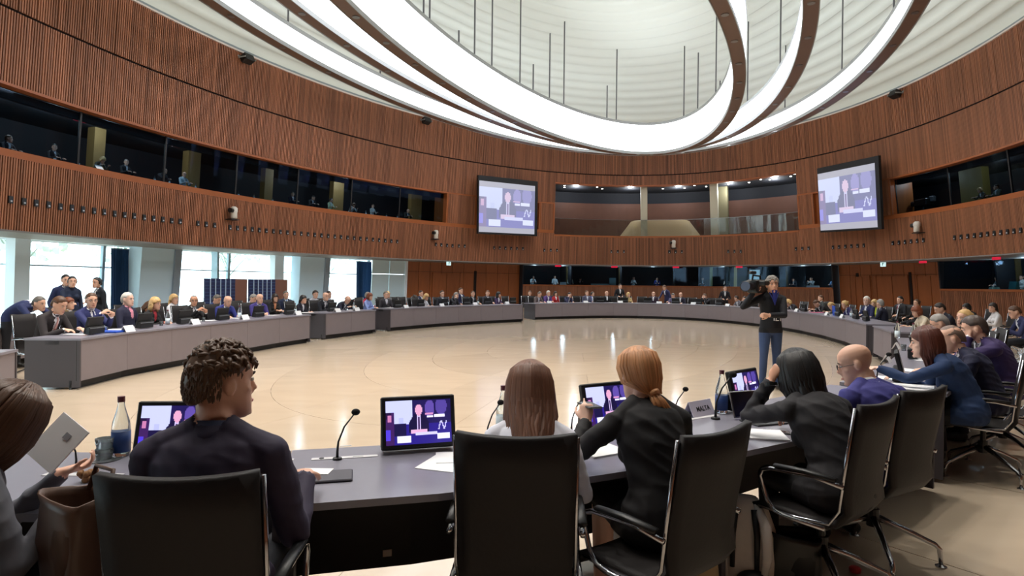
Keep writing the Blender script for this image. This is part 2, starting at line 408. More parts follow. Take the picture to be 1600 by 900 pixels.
# downlights in the gallery ceilings
dl = MB(); dl.lathe([(.001, 0), (.07, 0), (.07, .03), (.001, .03)], n=10); dlm = dl.mesh('downlight', [mat('downlight lens', (255, 250, 240), .4, emit=9)])
nd = 0
for px, off in [(882, 1.2), (882, 2), (933, 1.2), (941, 2), (983, 1), (1035.6, 2), (1069.6, 2), (1085, 1), (1103.5, 1.9), (1138.4, 1), (1138, 1.6), (1170.4, 1.7), (1188.6, 1), (1203, 1.6), (1235.6, 1.4), (1241.6, .8)]:
    p, n = wpt(wt(px, 9.4, off), 9.46, off); o = link('downlight', dlm, None, p)
    tag(o, 'small bright downlight in the dark ceiling above the central gallery', 'light', 'downlights of the central gallery')
for px, off in ((459, 1.0), (485.5, 1.2), (42, 1.0), (58, 1.2), (1489, 1.0)):
    p, n = wpt(wt(px, 7.9, off), 7.91, off); tag(link('downlight', dlm, None, p), 'small bright downlight inside a side gallery behind dark glass', 'light', 'downlights of the side galleries')
# red exit signs
ex = MB(); ex.box((0, 0, 0), (.5, .06, .16)); exm = ex.mesh('exit_sign', [mat('red sign', (200, 30, 60), .4, emit=.8)])
for px, off, zz, txt in ((125, 1, 7.75, 'first'), (275, 1, 7.75, 'second'), (505, 1, 7.75, 'third'), (613, 1, 7.75, 'fourth')):
    p, n = wpt(wt(px, zz, off), zz, off); o = link('exit_sign', exm, None, p, atan2(n.y, n.x) - pi / 2)
    tag(o, 'red glowing strip at the top of the left gallery, %s from the left' % txt, 'sign', 'red strips of the left gallery')
for px, txt in ((872, 'left of the four'), (960, 'second from left'), (1056, 'second from right'), (1155, 'rightmost')):
    p, n = wpt(wt(px, 3.1, .9), 3.12, .9); tag(link('exit_sign', exm, None, p, atan2(n.y, n.x) - pi / 2), 'red glowing strip under the far balcony, ' + txt, 'sign', 'red strips under the far balcony')
for px in (1442, 1557):
    p, n = wpt(wt(px, 3.1, .9), 3.12, .9); tag(link('exit_sign', exm, None, p, atan2(n.y, n.x) - pi / 2), 'small red glowing strip under the right balcony, ' + ('over the wooden doors' if px < 1500 else 'over the booths'), 'sign', 'red strips under the right balcony')
ex = MB(); ex.box((0, 0, 0), (.34, .08, .3)); esm = ex.mesh('exit_sign', [mat('white exit sign', (205, 238, 240), .4, emit=.9)])
for px, py, l in ((701, 408, 'small lit white exit sign over the left wooden doors'), (1380, 411, 'small lit white exit sign over the right wooden doors')):
    p, n = wpt(wt(px, 3, .6), 3.06, .6); o = link('exit_sign', esm, None, p, atan2(n.y, n.x) - pi / 2); tag(o, l, 'sign')
    a = MB(); a.box((0, -.045, 0), (.05, .01, .16)); a.box((.05, -.045, .06), (.1, .01, .04)); a.build('arrow', mat('sign green', (60, 140, 120), .5), o)

# ---------------------------------------------------------------- ground floor
tWin0, tWin1 = wt(635, 2.0, GF), T_L + .75
g = struct(empty('wall_far'))
tA, tB = wt(1700, 1.6, GF), wt(808, 1.6, GF)
def gstrip(t0, t1, z0, z1, o0, m, name, parent=g, th=.1):
    mb = MB(); solid(mb, min(t0, t1), max(t0, t1), z0, z1, o0, o0 + th); return mb.build(name, m, parent)
gw = lambda px, z=1.6, off=GF: wt(px, z, off)
# wood zones: 635-812 and 1310-1478
def woodzone(a, b, doors):
    gstrip(gw(a), gw(b), 0, ZB, GF + .12, M_SLATD, 'backing')
    xs = []; n = max(2, int(abs(b - a) / 17))
    for i in range(n):
        u, v = gw(a + (b - a) * i / n), gw(a + (b - a) * (i + 1) / n)
        gstrip(u - .0006, v + .0006, .02, 2.45, GF, M_WOOD, 'panel', th=.1)
        gstrip(u - .0006, v + .0006, 2.47, ZB - .06, GF, M_WOOD, 'panel', th=.1)
woodzone(636, 812, ()); woodzone(1312, 1482, ())
dn = 1
for a, b, l in ((676, 718, 1), (1338, 1360, 1), (1371, 1420, 1), (1435, 1478, 1)):
    d = struct(empty('door_%d' % dn)); dn += 1
    m = (a + b) / 2
    for u, v in ((a, m), (m, b)):
        gstrip(gw(u) - .0008, gw(v) + .0008, .02, 2.35, GF - .06, M_WOOD, 'door_leaf', d, th=.05)
    gstrip(gw(a) + .002, gw(a), .0, 2.42, GF - .09, M_CAP, 'jamb', d, th=.09); gstrip(gw(b), gw(b) - .002, .0, 2.42, GF - .09, M_CAP, 'jamb', d, th=.09)
for px in (742, 1341, 1424): gstrip(gw(px - 2), gw(px + 2), 0, 2.6, GF - .04, M_SLATD, 'dark_slot', th=.05)
# booths: slatted parapet, sill, glass, dark rooms
def booths(a, b, n, name):
    t0, t1 = gw(b), gw(a)
    mb = MB(); strip(mb, t0, t1, 0, 1.5, GF - .6, GF - .6); slats2(mb, t0, t1, 0, 1.48, GF - .62); tag(mb.build('parapet', M_SLAT, g), kind='stuff')
    gstrip(t0, t1, 1.48, 1.6, GF - .7, M_CAP, 'booth_sill', th=.8)
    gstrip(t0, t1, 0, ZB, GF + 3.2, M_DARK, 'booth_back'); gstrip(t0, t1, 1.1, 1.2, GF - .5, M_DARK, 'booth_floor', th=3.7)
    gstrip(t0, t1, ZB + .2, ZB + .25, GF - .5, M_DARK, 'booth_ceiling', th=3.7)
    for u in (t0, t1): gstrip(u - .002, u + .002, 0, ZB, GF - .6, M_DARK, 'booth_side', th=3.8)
    w = struct(empty(name))
    for i in range(n):
        u, v = t0 + (t1 - t0) * i / n, t0 + (t1 - t0) * (i + 1) / n
        mb = MB(); strip(mb, u + .001, v - .001, 1.6, ZB - .06, GF - .45, GF - .25, n=2); mb.build('pane', M_PANED, w)
        if i: gstrip(u - .002, u + .002, 0, ZB, GF - .2, M_DARK, 'booth_divider', th=3.2); gstrip(u - .004, u + .004, .8, ZB, GF + .8, mat('booth post', (96, 80, 44), .6), 'booth_post', th=.3)
def slats2(mb, t0, t1, za, zb, off):
    for t in arcs(t0, t1, za, .11):
        (a, n), (b, nb) = wpt(t, za, off), wpt(t, zb, off); tg = V((-n.y, n.x, 0)) * .03; d = .05
        lo = [a - tg, a + tg, a + tg - n * d, a - tg - n * d]; hi = [b - tg, b + tg, b + tg - nb * d, b - tg - nb * d]
        mb.add(lo + hi, [(4, 5, 6, 7), (3, 2, 1, 0), (1, 2, 6, 5), (2, 3, 7, 6), (3, 0, 4, 7)])
booths(812, 1310, 6, 'window_%d' % k); k += 1
booths(1484, 1760, 3, 'window_%d' % k); k += 1
# white/yellow posts and strips in the far booths
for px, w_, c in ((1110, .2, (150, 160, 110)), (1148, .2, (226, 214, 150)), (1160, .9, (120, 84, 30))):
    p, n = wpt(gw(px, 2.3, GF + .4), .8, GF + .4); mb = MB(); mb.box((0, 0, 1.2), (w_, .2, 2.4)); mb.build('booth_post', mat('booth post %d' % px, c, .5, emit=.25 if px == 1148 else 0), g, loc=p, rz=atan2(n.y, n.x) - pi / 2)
p, n = wpt(gw(1177, 2.3, GF + 2.4), .8, GF + 2.4); mb = MB(); mb.box((0, 0, 1.55), (.9, .06, 1.3)); struct(mb.build('window_%d' % k, mat('daylight glass', (190, 226, 240), .3, emit=.9), None, loc=p, rz=atan2(n.y, n.x) - pi / 2)); k += 1

# left glass wall
gl = struct(empty('window_%d' % k)); k += 1
OG = GF + 1.6
tw0, tw1 = wt(575, 1.6, OG), T_L + .8
NP = 16
ts = [tw0 + (tw1 - tw0) * i / NP for i in range(NP + 1)]
for i in range(NP):
    for z0, z1 in ((.05, 2.16), (2.2, 3.3)):
        mb = MB(); strip(mb, ts[i] + .002, ts[i + 1] - .002, z0, z1, OG, OG, n=2); mb.build('pane', M_PANE, gl)
    mb = MB(); solid(mb, ts[i] - .0022, ts[i] + .0022, 0, 3.4, OG - .08, OG + .1, n=1); mb.build('mullion', M_MULL, gl)
    mb = MB(); solid(mb, ts[i], ts[i + 1], 2.15, 2.21, OG - .03, OG + .03, n=2); mb.build('transom', M_MULL, gl)
mb = MB(); solid(mb, tw0 - .05, tw1, ZB - .05, 5, OG - .1, OG + .2); mb.build('lintel', M_COLW, gl)
mb = MB(); solid(mb, tw0 - .05, tw1, ZB - .02, ZB + .02, GF, OG + .1); mb.build('inner_soffit', M_COLW, gl)
# slanted white piers
def col(pxt, pxb, w, off, m, name, d=.5, zt=ZB):
    a, n = wpt(wt(pxb, .5, off), 0, off); b, n2 = wpt(wt(pxt, 3, off), zt, off); tg = V((-n.y, n.x, 0)) * w / 2
    mb = MB(); mb.hexa([a - tg, a + tg, a + tg + n * d, a - tg + n * d][::-1], [b - tg, b + tg, b + tg + n * d, b - tg + n * d][::-1]); return mb.build(name, m, gl)
def span(pxa, pxb, z, off):
    return (wpt(wt(pxa, z, off), z, off)[0] - wpt(wt(pxb, z, off), z, off)[0]).length
col(36, 34, span(24, 48, 2, GF + .9), GF + .9, M_COLW, 'column')
col(250, 243, span(222, 276, 2, GF + .4), GF + .4, mat('blue-white pier', (214, 234, 246), .5), 'column', d=.9)
col(280, 274, span(276, 286, 2, GF + .3), GF + .3, mat('grey pier side', (150, 160, 172), .5), 'column_side')
col(437, 436, span(430, 444, 2, GF + .9), GF + .9, M_COLW, 'column')
col(489, 486, span(470, 508, 2, GF + .4), GF + .4, mat('blue-white pier', (214, 234, 246), .5), 'column', d=.9)
col(513, 509, span(509, 516, 2, GF + .3), GF + .3, mat('grey pier side', (150, 160, 172), .5), 'column_side')
col(341, 341, .12, GF + .8, M_MULL, 'column')
# white glazed partition next to the wood
for i, (a, b) in enumerate(((581, 607), (608, 632))):
    for z0, z1 in ((.02, 2.2), (2.23, ZB - .06)):
        mb = MB(); solid(mb, wt(b, 1.6, GF), wt(a, 1.6, GF), z0, z1, GF, GF + .08); mb.build('white_panel', M_PANW, gl)
mb = MB(); solid(mb, wt(635, 1.6, GF), wt(632.5, 1.6, GF), 0, ZB - .06, GF - .1, GF + .3); mb.build('edge_post', M_WHITE, gl)
# curtains
def curtain(pxa, pxb, off, label):
    a, n = wpt(wt(pxa, 1.6, off), 0, off); b, _ = wpt(wt(pxb, 1.6, off), 0, off); L = b - a; L.z = 0
    gr = []; N = 36
    for i in range(N + 1):
        q = a + L * (i / N) + n * (.07 * sin(i * 1.9) + .03 * sin(i * 4.1)); gr.append([q + V((0, 0, z)) for z in (.03, 1.2, 2.4, 3.05)])
    mb = MB(); mb.sheet(gr, .01); o = mb.build('curtain', M_CURT, None, True)
    r = MB(); r.tube([a + V((0, 0, 3.08)), b + V((0, 0, 3.08))], .03); r.build('curtain_rail', M_ALU, o)
    for q in (mb,): pass
    return tag(o, label, 'curtain')
curtain(176, 217, GF + 1.0, 'gathered deep blue curtain beside the wide pale slanted pier on the left')
curtain(558, 581, GF + 1.0, 'narrow dark blue curtain beside the white glazed partition')
# outer closure of the rest of the ground floor
mb = MB(); strip(mb, T_L + .8, T_ALL + tA - .0, 0, 5, GF + .2, GF + .2, n=120); struct(mb.build('wall_near', M_WOOD))
mb = MB(); solid(mb, gw(1760), gw(640), ZB - .06, 4.9, GF + 3.2, GF + 3.3); struct(mb.build('wall_outer', M_DARK))

# ---------------------------------------------------------------- outside: pale ground, distant trees with overexposed daylight put into their colours
mb = MB(); rr = []
mb.add([(-90, -30, -.3), (-18, -30, -.3), (-12, 70, -.3), (-90, 70, -.3)], [(0, 1, 2, 3)])
struct(mb.build('ground_outside', mat('pale paving', (214, 220, 214), .9, noise=.1, nsc=.5)))
def tree(loc, h, r, label):
    random.seed(int(loc[0] * 13 + loc[1]))
    o = empty('tree', loc); tag(o, label, 'tree', 'pale trees outside the windows')
    mb = MB(); mb.tube([(0, 0, 0), (.1, 0, h * .4), (0, .1, h * .7)], [.16, .12, .05], n=7)
    ends = []
    for i in range(9):
        a = i * 2.4; z = h * (.35 + .05 * i); e = V((cos(a) * r * .7, sin(a) * r * .7, z + h * .25)); ends.append(e)
        mb.tube([(0.05, 0, z * .9), e * .5 + V((0, 0, z * .45)), e], [.06, .04, .015], n=5)
    mb.build('trunk', mat('pale bark', (150, 158, 150), .9), o)
    mb = MB()
    for i in range(520):
        e = random.choice(ends); c = e + V((random.gauss(0, r * .33), random.gauss(0, r * .33), random.gauss(0, h * .1)))
        d = V((random.uniform(-1, 1), random.uniform(-1, 1), random.uniform(-1, 1))).normalized(); a = d.orthogonal() * .16; b = d.cross(a) * 1.2
        mb.add([c - a, c - b, c + a, c + b], [(0, 1, 2, 3)])
    tag(mb.build('foliage', mat('pale foliage', (208, 224, 206), .8, noise=.2, nsc=1), o), kind='stuff')
for x, y, h, r in ((-26, 19, 7, 2.6), (-30, 26, 8, 3), (-27, 33, 7, 2.6), (-25, 40, 7, 2.4), (-31, 15, 8, 3), (-22, 47, 7, 2.6), (-36, 22, 9, 3.2), (-34, 36, 8, 3), (-17, 55, 7, 2.5)):
    tree((x, y, -.3), h, r, 'pale bare-looking tree washed out by daylight outside the left windows')

# ---------------------------------------------------------------- ceiling membrane, cornice
def cpt(s, t, z):
    cx, cy, a, b, ph = wall_par(ZC); u, v = a * s * cos(t), b * s * sin(t); c, q = cos(ph), sin(ph)
    return V((cx + u * c - v * q, cy + u * q + v * c, z))
NR, NT = 26, 128
cz = lambda s: ZC + .15 + 4.2 * (1 - s ** 2.2)
mb = MB(); rows = []
for i in range(NR):
    s0, s1 = 1.0 - i / NR * .97, 1.0 - (i + 1) / NR * .97
    prof = [(s0, cz(s0)), (s0 * .75 + s1 * .25, cz(s0) + .20), (s0 * .35 + s1 * .65, cz(s1) + .14), (s1 + .002, cz(s1) + .02)]
    rows += prof
vs = []; fs = []
for s, z in rows: vs += [cpt(s, 2 * pi * j / NT, z) for j in range(NT)]
for i in range(len(rows) - 1):
    for j in range(NT): fs.append((i * NT + j, i * NT + (j + 1) % NT, (i + 1) * NT + (j + 1) % NT, (i + 1) * NT + j))
fs.append(tuple((len(rows) - 1) * NT + j for j in range(NT)))
mb.add(vs, fs); M_CEIL = mat('ceiling membrane', (204, 209, 200), .85, emit=CEIL_E, noise=.02, nsc=.6)
struct(mb.build('ceiling', M_CEIL, None, True))
def ering(par, z0, z1, o0, o1, m, name, parent, n=160, kind=None):
    mb = MB(); rr = []
    for i in range(n):
        t = 2 * pi * i / n; a, _ = ell(par, t, o0); b, _ = ell(par, t, o1)
        rr.append([V((a.x, a.y, z0)), V((b.x, b.y, z0)), V((b.x, b.y, z1)), V((a.x, a.y, z1))])
    mb.rings(rr, 0, False, True); return mb.build(name, m, parent)
tr = struct(empty('trim_1'))
wp = wall_par(ZC)
ering(wp, ZC, ZC + .07, -.12, .3, mat('white bead', (226, 214, 206), .5), 'bead', tr)
ering(wp, ZC + .07, ZC + .3, -.04, .3, mat('grey-blue cornice', (140, 150, 152), .5), 'cornice', tr)

# ---------------------------------------------------------------- hanging luminous rings
lens = MB(); lens.lathe([(.001, 0), (.075, 0), (.075, .02), (.001, .02)], n=12); lensm = lens.mesh('spot', [M_LAMP])
bez = MB(); bez.lathe([(.075, -.004), (.115, -.004), (.115, .03), (.075, .03)], n=14); bezm = bez.mesh('bezel', [M_ALU])
RP = {1: (2.6, 23.1, 5.50, 15.28, 9.6, 1.75), 2: (2.45, 22.6, 7.66, 17.6, 10.1, 1.05), 3: (2.52, 22.75, 10.78, 19.97, 10.5, .8)}
names = {1: 'innermost and lowest luminous oval ring with the tallest glowing band', 2: 'middle luminous oval ring hanging between the other two', 3: 'outermost luminous oval ring hanging closest to the wooden wall'}
RINGS = {}
for k_, (cx, cy, a, b, z, hh) in RP.items():
    o = empty('ring_light', (0, 0, 0)); tag(o, names[k_] + ', brown underside with spots', 'light', 'luminous hanging rings'); RINGS[k_] = o
    par = (cx, cy, a, b, R(-24.0)); w = .21
    ering(par, z, z + .05, -w, w, M_BROWN, 'underside', o)
    ering(par, z - .02, z + .14, -w - .03, -w, M_TRIM, 'trim', o); ering(par, z - .02, z + .10, w, w + .03, M_TRIM, 'trim', o)
    ering(par, z + .14, z + hh, -w - .01, -w + .03, M_RING, 'light_band', o); ering(par, z + .10, z + hh, w - .03, w + .01, M_RING, 'light_band', o)
    ering(par, z + hh, z + hh + .16, -w - .04, w + .04, M_TRIM, 'top_trim', o)
    n = {1: 44, 2: 40, 3: 44}[k_]
    for i in range(n):
        p, _ = ell(par, 2 * pi * (i + .5) / n, 0); p.z = z - .012
        s = link('spot', lensm, o, p); link('bezel', bezm, s)
        if (i % 4 == 0) or (p.y < 12 and i % 2 == 0):
            L = bpy.data.lights.new('spot_lamp', 'SPOT'); L.energy = SPOT_W; L.spot_size = R(100); L.spot_blend = .8; L.shadow_soft_size = .1; L.color = (1, .93, .84)
            lo = bpy.data.objects.new('spot_lamp', L); COL.objects.link(lo); lo.location = p + V((0, 0, -.05)); lo.parent = s; lo.matrix_parent_inverse = Matrix(); lo.location = (0, 0, -.05)
# suspension rods
def rod(px, y0, y1, ringn):
    cx, cy, a, b, z, hh = RP[ringn]; zt = z + hh + .1
    f = lambda zz: (cx, cy, a, b, R(-24.0))
    best = None
    for i in range(1400):
        t = 2 * pi * i / 1400; p, _ = ell(f(0), t)
        if p.y < 1: continue
        q = proj((p.x, p.y, zt)); d = abs(q[0] - px) * 3 + abs(q[1] - y1)
        if best is None or d < best[0]: best = (d, p)
    p = best[1]; ztop = zt + (y1 - y0) * p.y / FPX; ztop = min(max(ztop, zt + .4), 16.3)
    mb = MB(); mb.tube([(p.x, p.y, zt - .05), (p.x, p.y, ztop)], .035, n=6); mb.build('suspension_rod', M_ROD, RINGS[ringn])
for q in ((662, -40, 30, 1), (671, -40, 38, 1), (717, 46, 74, 1), (741, -60, 90, 1), (769, -60, 110, 1), (812, -60, 138, 1), (833, 102, 148, 1), (858, 52, 158, 1), (881, 10, 170, 1), (948, 136, 190, 1), (963, 60, 192, 1), (1068, 47, 184, 1), (1090, 80, 173, 1), (1118, 10, 150, 1), (1125, 120, 140, 1),
          (1168, 12, 172, 2), (1219, -60, 120, 2), (1226, 60, 178, 3), (1316, -60, 122, 3), (1396, -60, 34, 3), (594, 68, 118, 3), (583, 50, 66, 2), (450, 0, 50, 3), (714, 170, 176, 3)): rod(*q)
# dark box loudspeakers under the cornice
for px, py, l in ((378, 88, 'left'), (661, 187, 'middle'), (1408, 141, 'right')):
    t = wt(px, ZC - .3); p, n = wpt(t, ZC - .28, -.35)
    o = empty('loudspeaker', p, atan2(n.y, n.x) - pi / 2); tag(o, 'small dark box loudspeaker bracketed under the ceiling edge, the %s one of three' % {'left': 'leftmost', 'middle': 'middle', 'right': 'rightmost'}[l], 'speaker', 'loudspeakers under the ceiling edge')
    mb = MB(); mb.rbox((0, 0, 0), (.55, .4, .34), .03, 0, Matrix.Rotation(R(-25), 3, 'X')); mb.build('housing', M_BLACK, o)
    mb = MB(); mb.box((-.31, 0, 0), (.03, .46, .06)); mb.box((.31, 0, 0), (.03, .46, .06)); mb.box((0, .28, .1), (.64, .05, .06)); mb.build('bracket', M_TRIM, o)
# white remote cameras on the balcony face
for px, py, l in ((358, 332, 'on the left balcony face above the tall windows'), (677, 366, 'on the balcony face left of the left screen'), (1053, 381, 'below the centre of the central gallery'), (1441, 354, 'on the balcony face under the right gallery')):
    z0 = 5.0; t = wt(px, z0); p, n = wpt(t, z0, -.3); z = H + (proj((p.x, p.y, H))[1] - py) * p.y / FPX; t = wt(px, round(z, 1)); p, n = wpt(t, z, -.32); k1 = 1.5
    o = empty('dome_camera', p, atan2(n.y, n.x) - pi / 2); o.scale = (k1, k1, k1); tag(o, 'white motorised camera on a bracket ' + l, 'camera', 'white cameras on the balcony face')
    mb = MB(); mb.lathe([(.07, -.2), (.1, -.18), (.1, .0), (.115, .02), (.11, .14), (.06, .19)], n=14); mb.build('housing', M_CREAM, o, True)
    mb = MB(); mb.tube([(0, 0, .06), (-.2, -.05, .05)], [.07, .08], n=10); mb.build('lens', M_BLACK, o)
    mb = MB(); mb.box((0, .1, -.23), (.3, .34, .03)); mb.build('bracket', M_BLACK, o)

# fill lamps added to brighten people and walls of the dim galleries and booths
def lamp(px, z, off, w):
    p, n = wpt(wt(px, z, off), z, off); L = bpy.data.lights.new('fill_lamp', 'POINT'); L.energy = w; L.shadow_soft_size = .15; L.color = (.9, .96, 1.0)
    o = bpy.data.objects.new('fill_lamp', L); COL.objects.link(o); o.location = p
for px in (10, 90, 170, 270, 470, 540, 620): lamp(px, 7.7, 1.3, 85)
for px in (1450, 1550): lamp(px, 7.7, 1.6, 60)
for px in (900, 985, 1060, 1140, 1210): lamp(px, 9.0, 2.0, 150)
for px in (835, 880, 960, 1020, 1130, 1255, 1300, 1560, 1600): lamp(px, 2.95, GF + .2, 50)
# ================================================================ PICTURES ON SCREENS (flat print)
def pic(u, v):               # u 0..1 left to right, v 0..1 bottom to top: the televised speaker at his desk
    c = (46, 36, 120)
    if v > .42 and u < .40: c = (196, 200, 246)
    if .2 < u < .26 and v > .42 and v < .6: c = (180, 184, 240)
    if u >= .40 and v > .45: c = (30, 22, 80)
    if v < .45: c = (40, 28, 130)
    if .08 < u < .3 and .2 < v < .48: c = (24, 18, 64)
    if u < .12 and v < .75: c = (34, 18, 60) if (u < .09 and v > .58) else (60, 30, 90)
    if .03 < u < .085 and .52 < v < .68: c = (196, 120, 170)
    if u < .07 and .1 < v < .35: c = (80, 60, 210)
    x = u - .50
    if abs(x) < .15 - max(0, v - .5) * .45 and .26 < v < .68: c = (22, 16, 56)
    if abs(x) < .022 and .32 < v < .66: c = (206, 190, 236)
    if abs(x) < .008 and .32 < v < .6: c = (60, 30, 90)
    if (x / .055) ** 2 + ((v - .77) / .13) ** 2 < 1: c = (222, 160, 196)
    if .38 < u < .62 and .24 < v < .33: c = (222, 170, 210)
    if .44 < u < .78 and .19 < v < .27: c = (206, 200, 250)
    if .17 < u < .38 and .05 < v < .2: c = (226, 226, 255)
    if .78 < u < .97 and .08 < v < .22: c = (226, 226, 255)
    if .60 < u < .74 and .62 < v < .98: c = (92, 72, 160) if (u - .67) ** 2 * 40 + (v - .8) ** 2 * 6 < .22 else c
    if .76 < u < .95 and .66 < v < .98: c = (80, 64, 150) if (u - .85) ** 2 * 30 + (v - .84) ** 2 * 6 < .24 else c
    if .62 < u < .72 and .58 < v < .64: c = (230, 228, 255)
    if .74 < u < .9 and .58 < v < .66: c = (230, 228, 255)
    if .6 < u < .72 and .66 < v < .70: c = (206, 140, 190)
    for k in (.82, .87, .91):
        if .30 < v < .5 and abs(u - k - (v - .4) * .18 * (1 if k != .87 else -1)) < .009: c = (200, 196, 246)
    return c
_sc = {}
def screen_mesh(w, h, wash, em, key):
    if key in _sc: return _sc[key]
    N, K = 72, 46; vs = []; fs = []; cols = []
    for j in range(K + 1):
        for i in range(N + 1): vs.append((w * (i / N - .5), 0, h * (j / K - .5)))
    for j in range(K):
        for i in range(N):
            a = j * (N + 1) + i; fs.append((a, a + 1, a + N + 2, a + N + 1))
            u, v = (i + .5) / N, (j + .5) / K
            if wash: c = (206, 206, 218) if (v > .9 or v < .1) else pic(u, (v - .1) / .8)
            else: c = pic(u, v)
            c = [x * (1 - wash) + y_ * wash for x, y_ in zip(c, (214, 224, 240))] if wash else c
            if wash and (v > .9 or v < .1): c = (176, 176, 188)
            cols.append(srgb(c))
    me = bpy.data.meshes.new('screen'); me.from_pydata(vs, [], fs)
    at_ = me.color_attributes.new('picture', 'FLOAT_COLOR', 'CORNER'); k = 0
    flat = [0.0] * (len(fs) * 16)
    for c in cols:
        for q in range(4): flat[k:k + 4] = c; k += 4
    at_.data.foreach_set('color', flat)
    m = bpy.data.materials.new('lit screen ' + key); m.use_nodes = True; nt = m.node_tree; b = nt.nodes['Principled BSDF']
    a = nt.nodes.new('ShaderNodeAttribute'); a.attribute_name = 'picture'
    nt.links.new(a.outputs['Color'], b.inputs['Emission Color']); b.inputs['Emission Strength'].default_value = em; b.inputs['Base Color'].default_value = (.01, .01, .015, 1); b.inputs['Roughness'].default_value = .3
    me.materials.append(m); _sc[key] = me; return me
# projection screens on the wall: corner pixels
def wallscreen(tl, tr, br, bl, Y, label):
    pts = [atd(x, y, Y_) for (x, y), Y_ in zip((tl, tr, br, bl), Y)]
    c = sum(pts, V()) / 4; ux = ((pts[1] - pts[0]) + (pts[2] - pts[3])) / 2; uz = ((pts[0] - pts[3]) + (pts[1] - pts[2])) / 2
    w, h = ux.length, uz.length; ux.normalize(); uz = (uz - ux * uz.dot(ux)).normalized(); uy = uz.cross(ux)
    M = Matrix(((ux.x, uy.x, uz.x, c.x), (ux.y, uy.y, uz.y, c.y), (ux.z, uy.z, uz.z, c.z), (0, 0, 0, 1)))
    o = empty('projection_screen'); o.matrix_world = M; tag(o, label, 'screen', 'wall projection screens')
    mb = MB(); mb.box((.1, .14, .12), (w + .34, .16, h + .5)); mb.build('frame', M_SCR_F, o)
    link('picture', screen_mesh(w, h, .58, 1.05, 'wall%d' % len(_sc)), o, (0, .04, 0))
Y1 = wpt(t742, 6.3)[0].y, wpt(t845, 6.3)[0].y
wallscreen((752, 282), (838, 291), (834, 366), (746, 362), (Y1[0] - 1.5, Y1[1] - 1.5, Y1[1] - 1.5, Y1[0] - 1.5), 'bright projection screen on the wooden wall left of the central gallery, showing a seated speaker')
Y1 = wpt(t1272, 6.3)[0].y, wpt(t1376, 6.3)[0].y
wallscreen((1275, 272), (1363, 256), (1373, 354), (1283, 361), (Y1[0] - 1.5, Y1[1] - 1.5, Y1[1] - 1.5, Y1[0] - 1.5), 'bright projection screen on the wooden wall right of the central gallery, showing a seated speaker')

# ================================================================ FLOOR
fl = struct(empty('floor'))
mb = MB(); strip_v = []; N = 200
mb.add([wpt(2 * pi * i / N, 0, GF + 1.75)[0] - V((0, 0, .035)) for i in range(N)], [tuple(range(N))]); mb.build('floor_bed', mat('floor joint', (96, 80, 62), .6), fl)
M_TILE = mat('stone floor tile', (198, 180, 158), .13, noise=.10, nsc=1.1, stretch=(1, 3, 1), rnd=.05, spec=.6)
def epar(s): return (1.85963, 16.31216, 6.80248 * s, 14.02996 * s, -.366702)
def tile(pa, oa, pb, ob, t0, t1, g, n=4):
    vs = []
    mb = MB(); q = [ell(pa, t0 + (t1 - t0) * i / n, oa)[0] for i in range(n + 1)] + [ell(pb, t1 + (t0 - t1) * i / n, ob)[0] for i in range(n + 1)]
    c = sum(q, V()) / len(q); q = [p + (c - p).normalized() * g for p in q]
    N_ = len(q); mb.add([p + V((0, 0, -.03)) for p in q] + q, [tuple(range(N_, 2 * N_))] + [(i, (i + 1) % N_, N_ + (i + 1) % N_, N_ + i) for i in range(N_)])
    return mb
offs = [0, .3, 1.75, 3.2, 4.65, 6.1]
for j in range(5):
    for i in range(38):
        sh = .5 * (j % 2); t0, t1 = 2 * pi * (i + sh) / 38, 2 * pi * (i + 1 + sh) / 38
        tile(epar(1), offs[j], epar(1), offs[j + 1], t0, t1, .0055).build('tile', M_TILE, fl)
mb = MB()
ss = [1.0, .86, .72, .58, .44, .3, .16]
for j in range(6):
    n_ = (20, 18, 14, 12, 8, 6)[j]
    for i in range(n_):
        t0, t1 = 2 * pi * i / n_, 2 * pi * (i + 1) / n_
        tile(epar(ss[j + 1]), 0, epar(ss[j]), 0, t0, t1, .0022, 7).build('tile', M_TILE, fl)
mb = MB(); mb.add([ell(epar(.16), 2 * pi * i / 40)[0] for i in range(40)], [tuple(range(40))]); mb.build('centre_disc', M_TILE, fl)
mb = MB(); rr = []
for i in range(120):
    t = 2 * pi * i / 120; a = ell(epar(1), t, 6.105)[0]; b = ell(epar(1), t, 26)[0]; rr += [a, b]
mb.add(rr, [(2 * i, 2 * i + 1, (2 * i + 3) % 240, (2 * i + 2) % 240) for i in range(120)]); mb.build('outer_paving', M_TILE, fl)
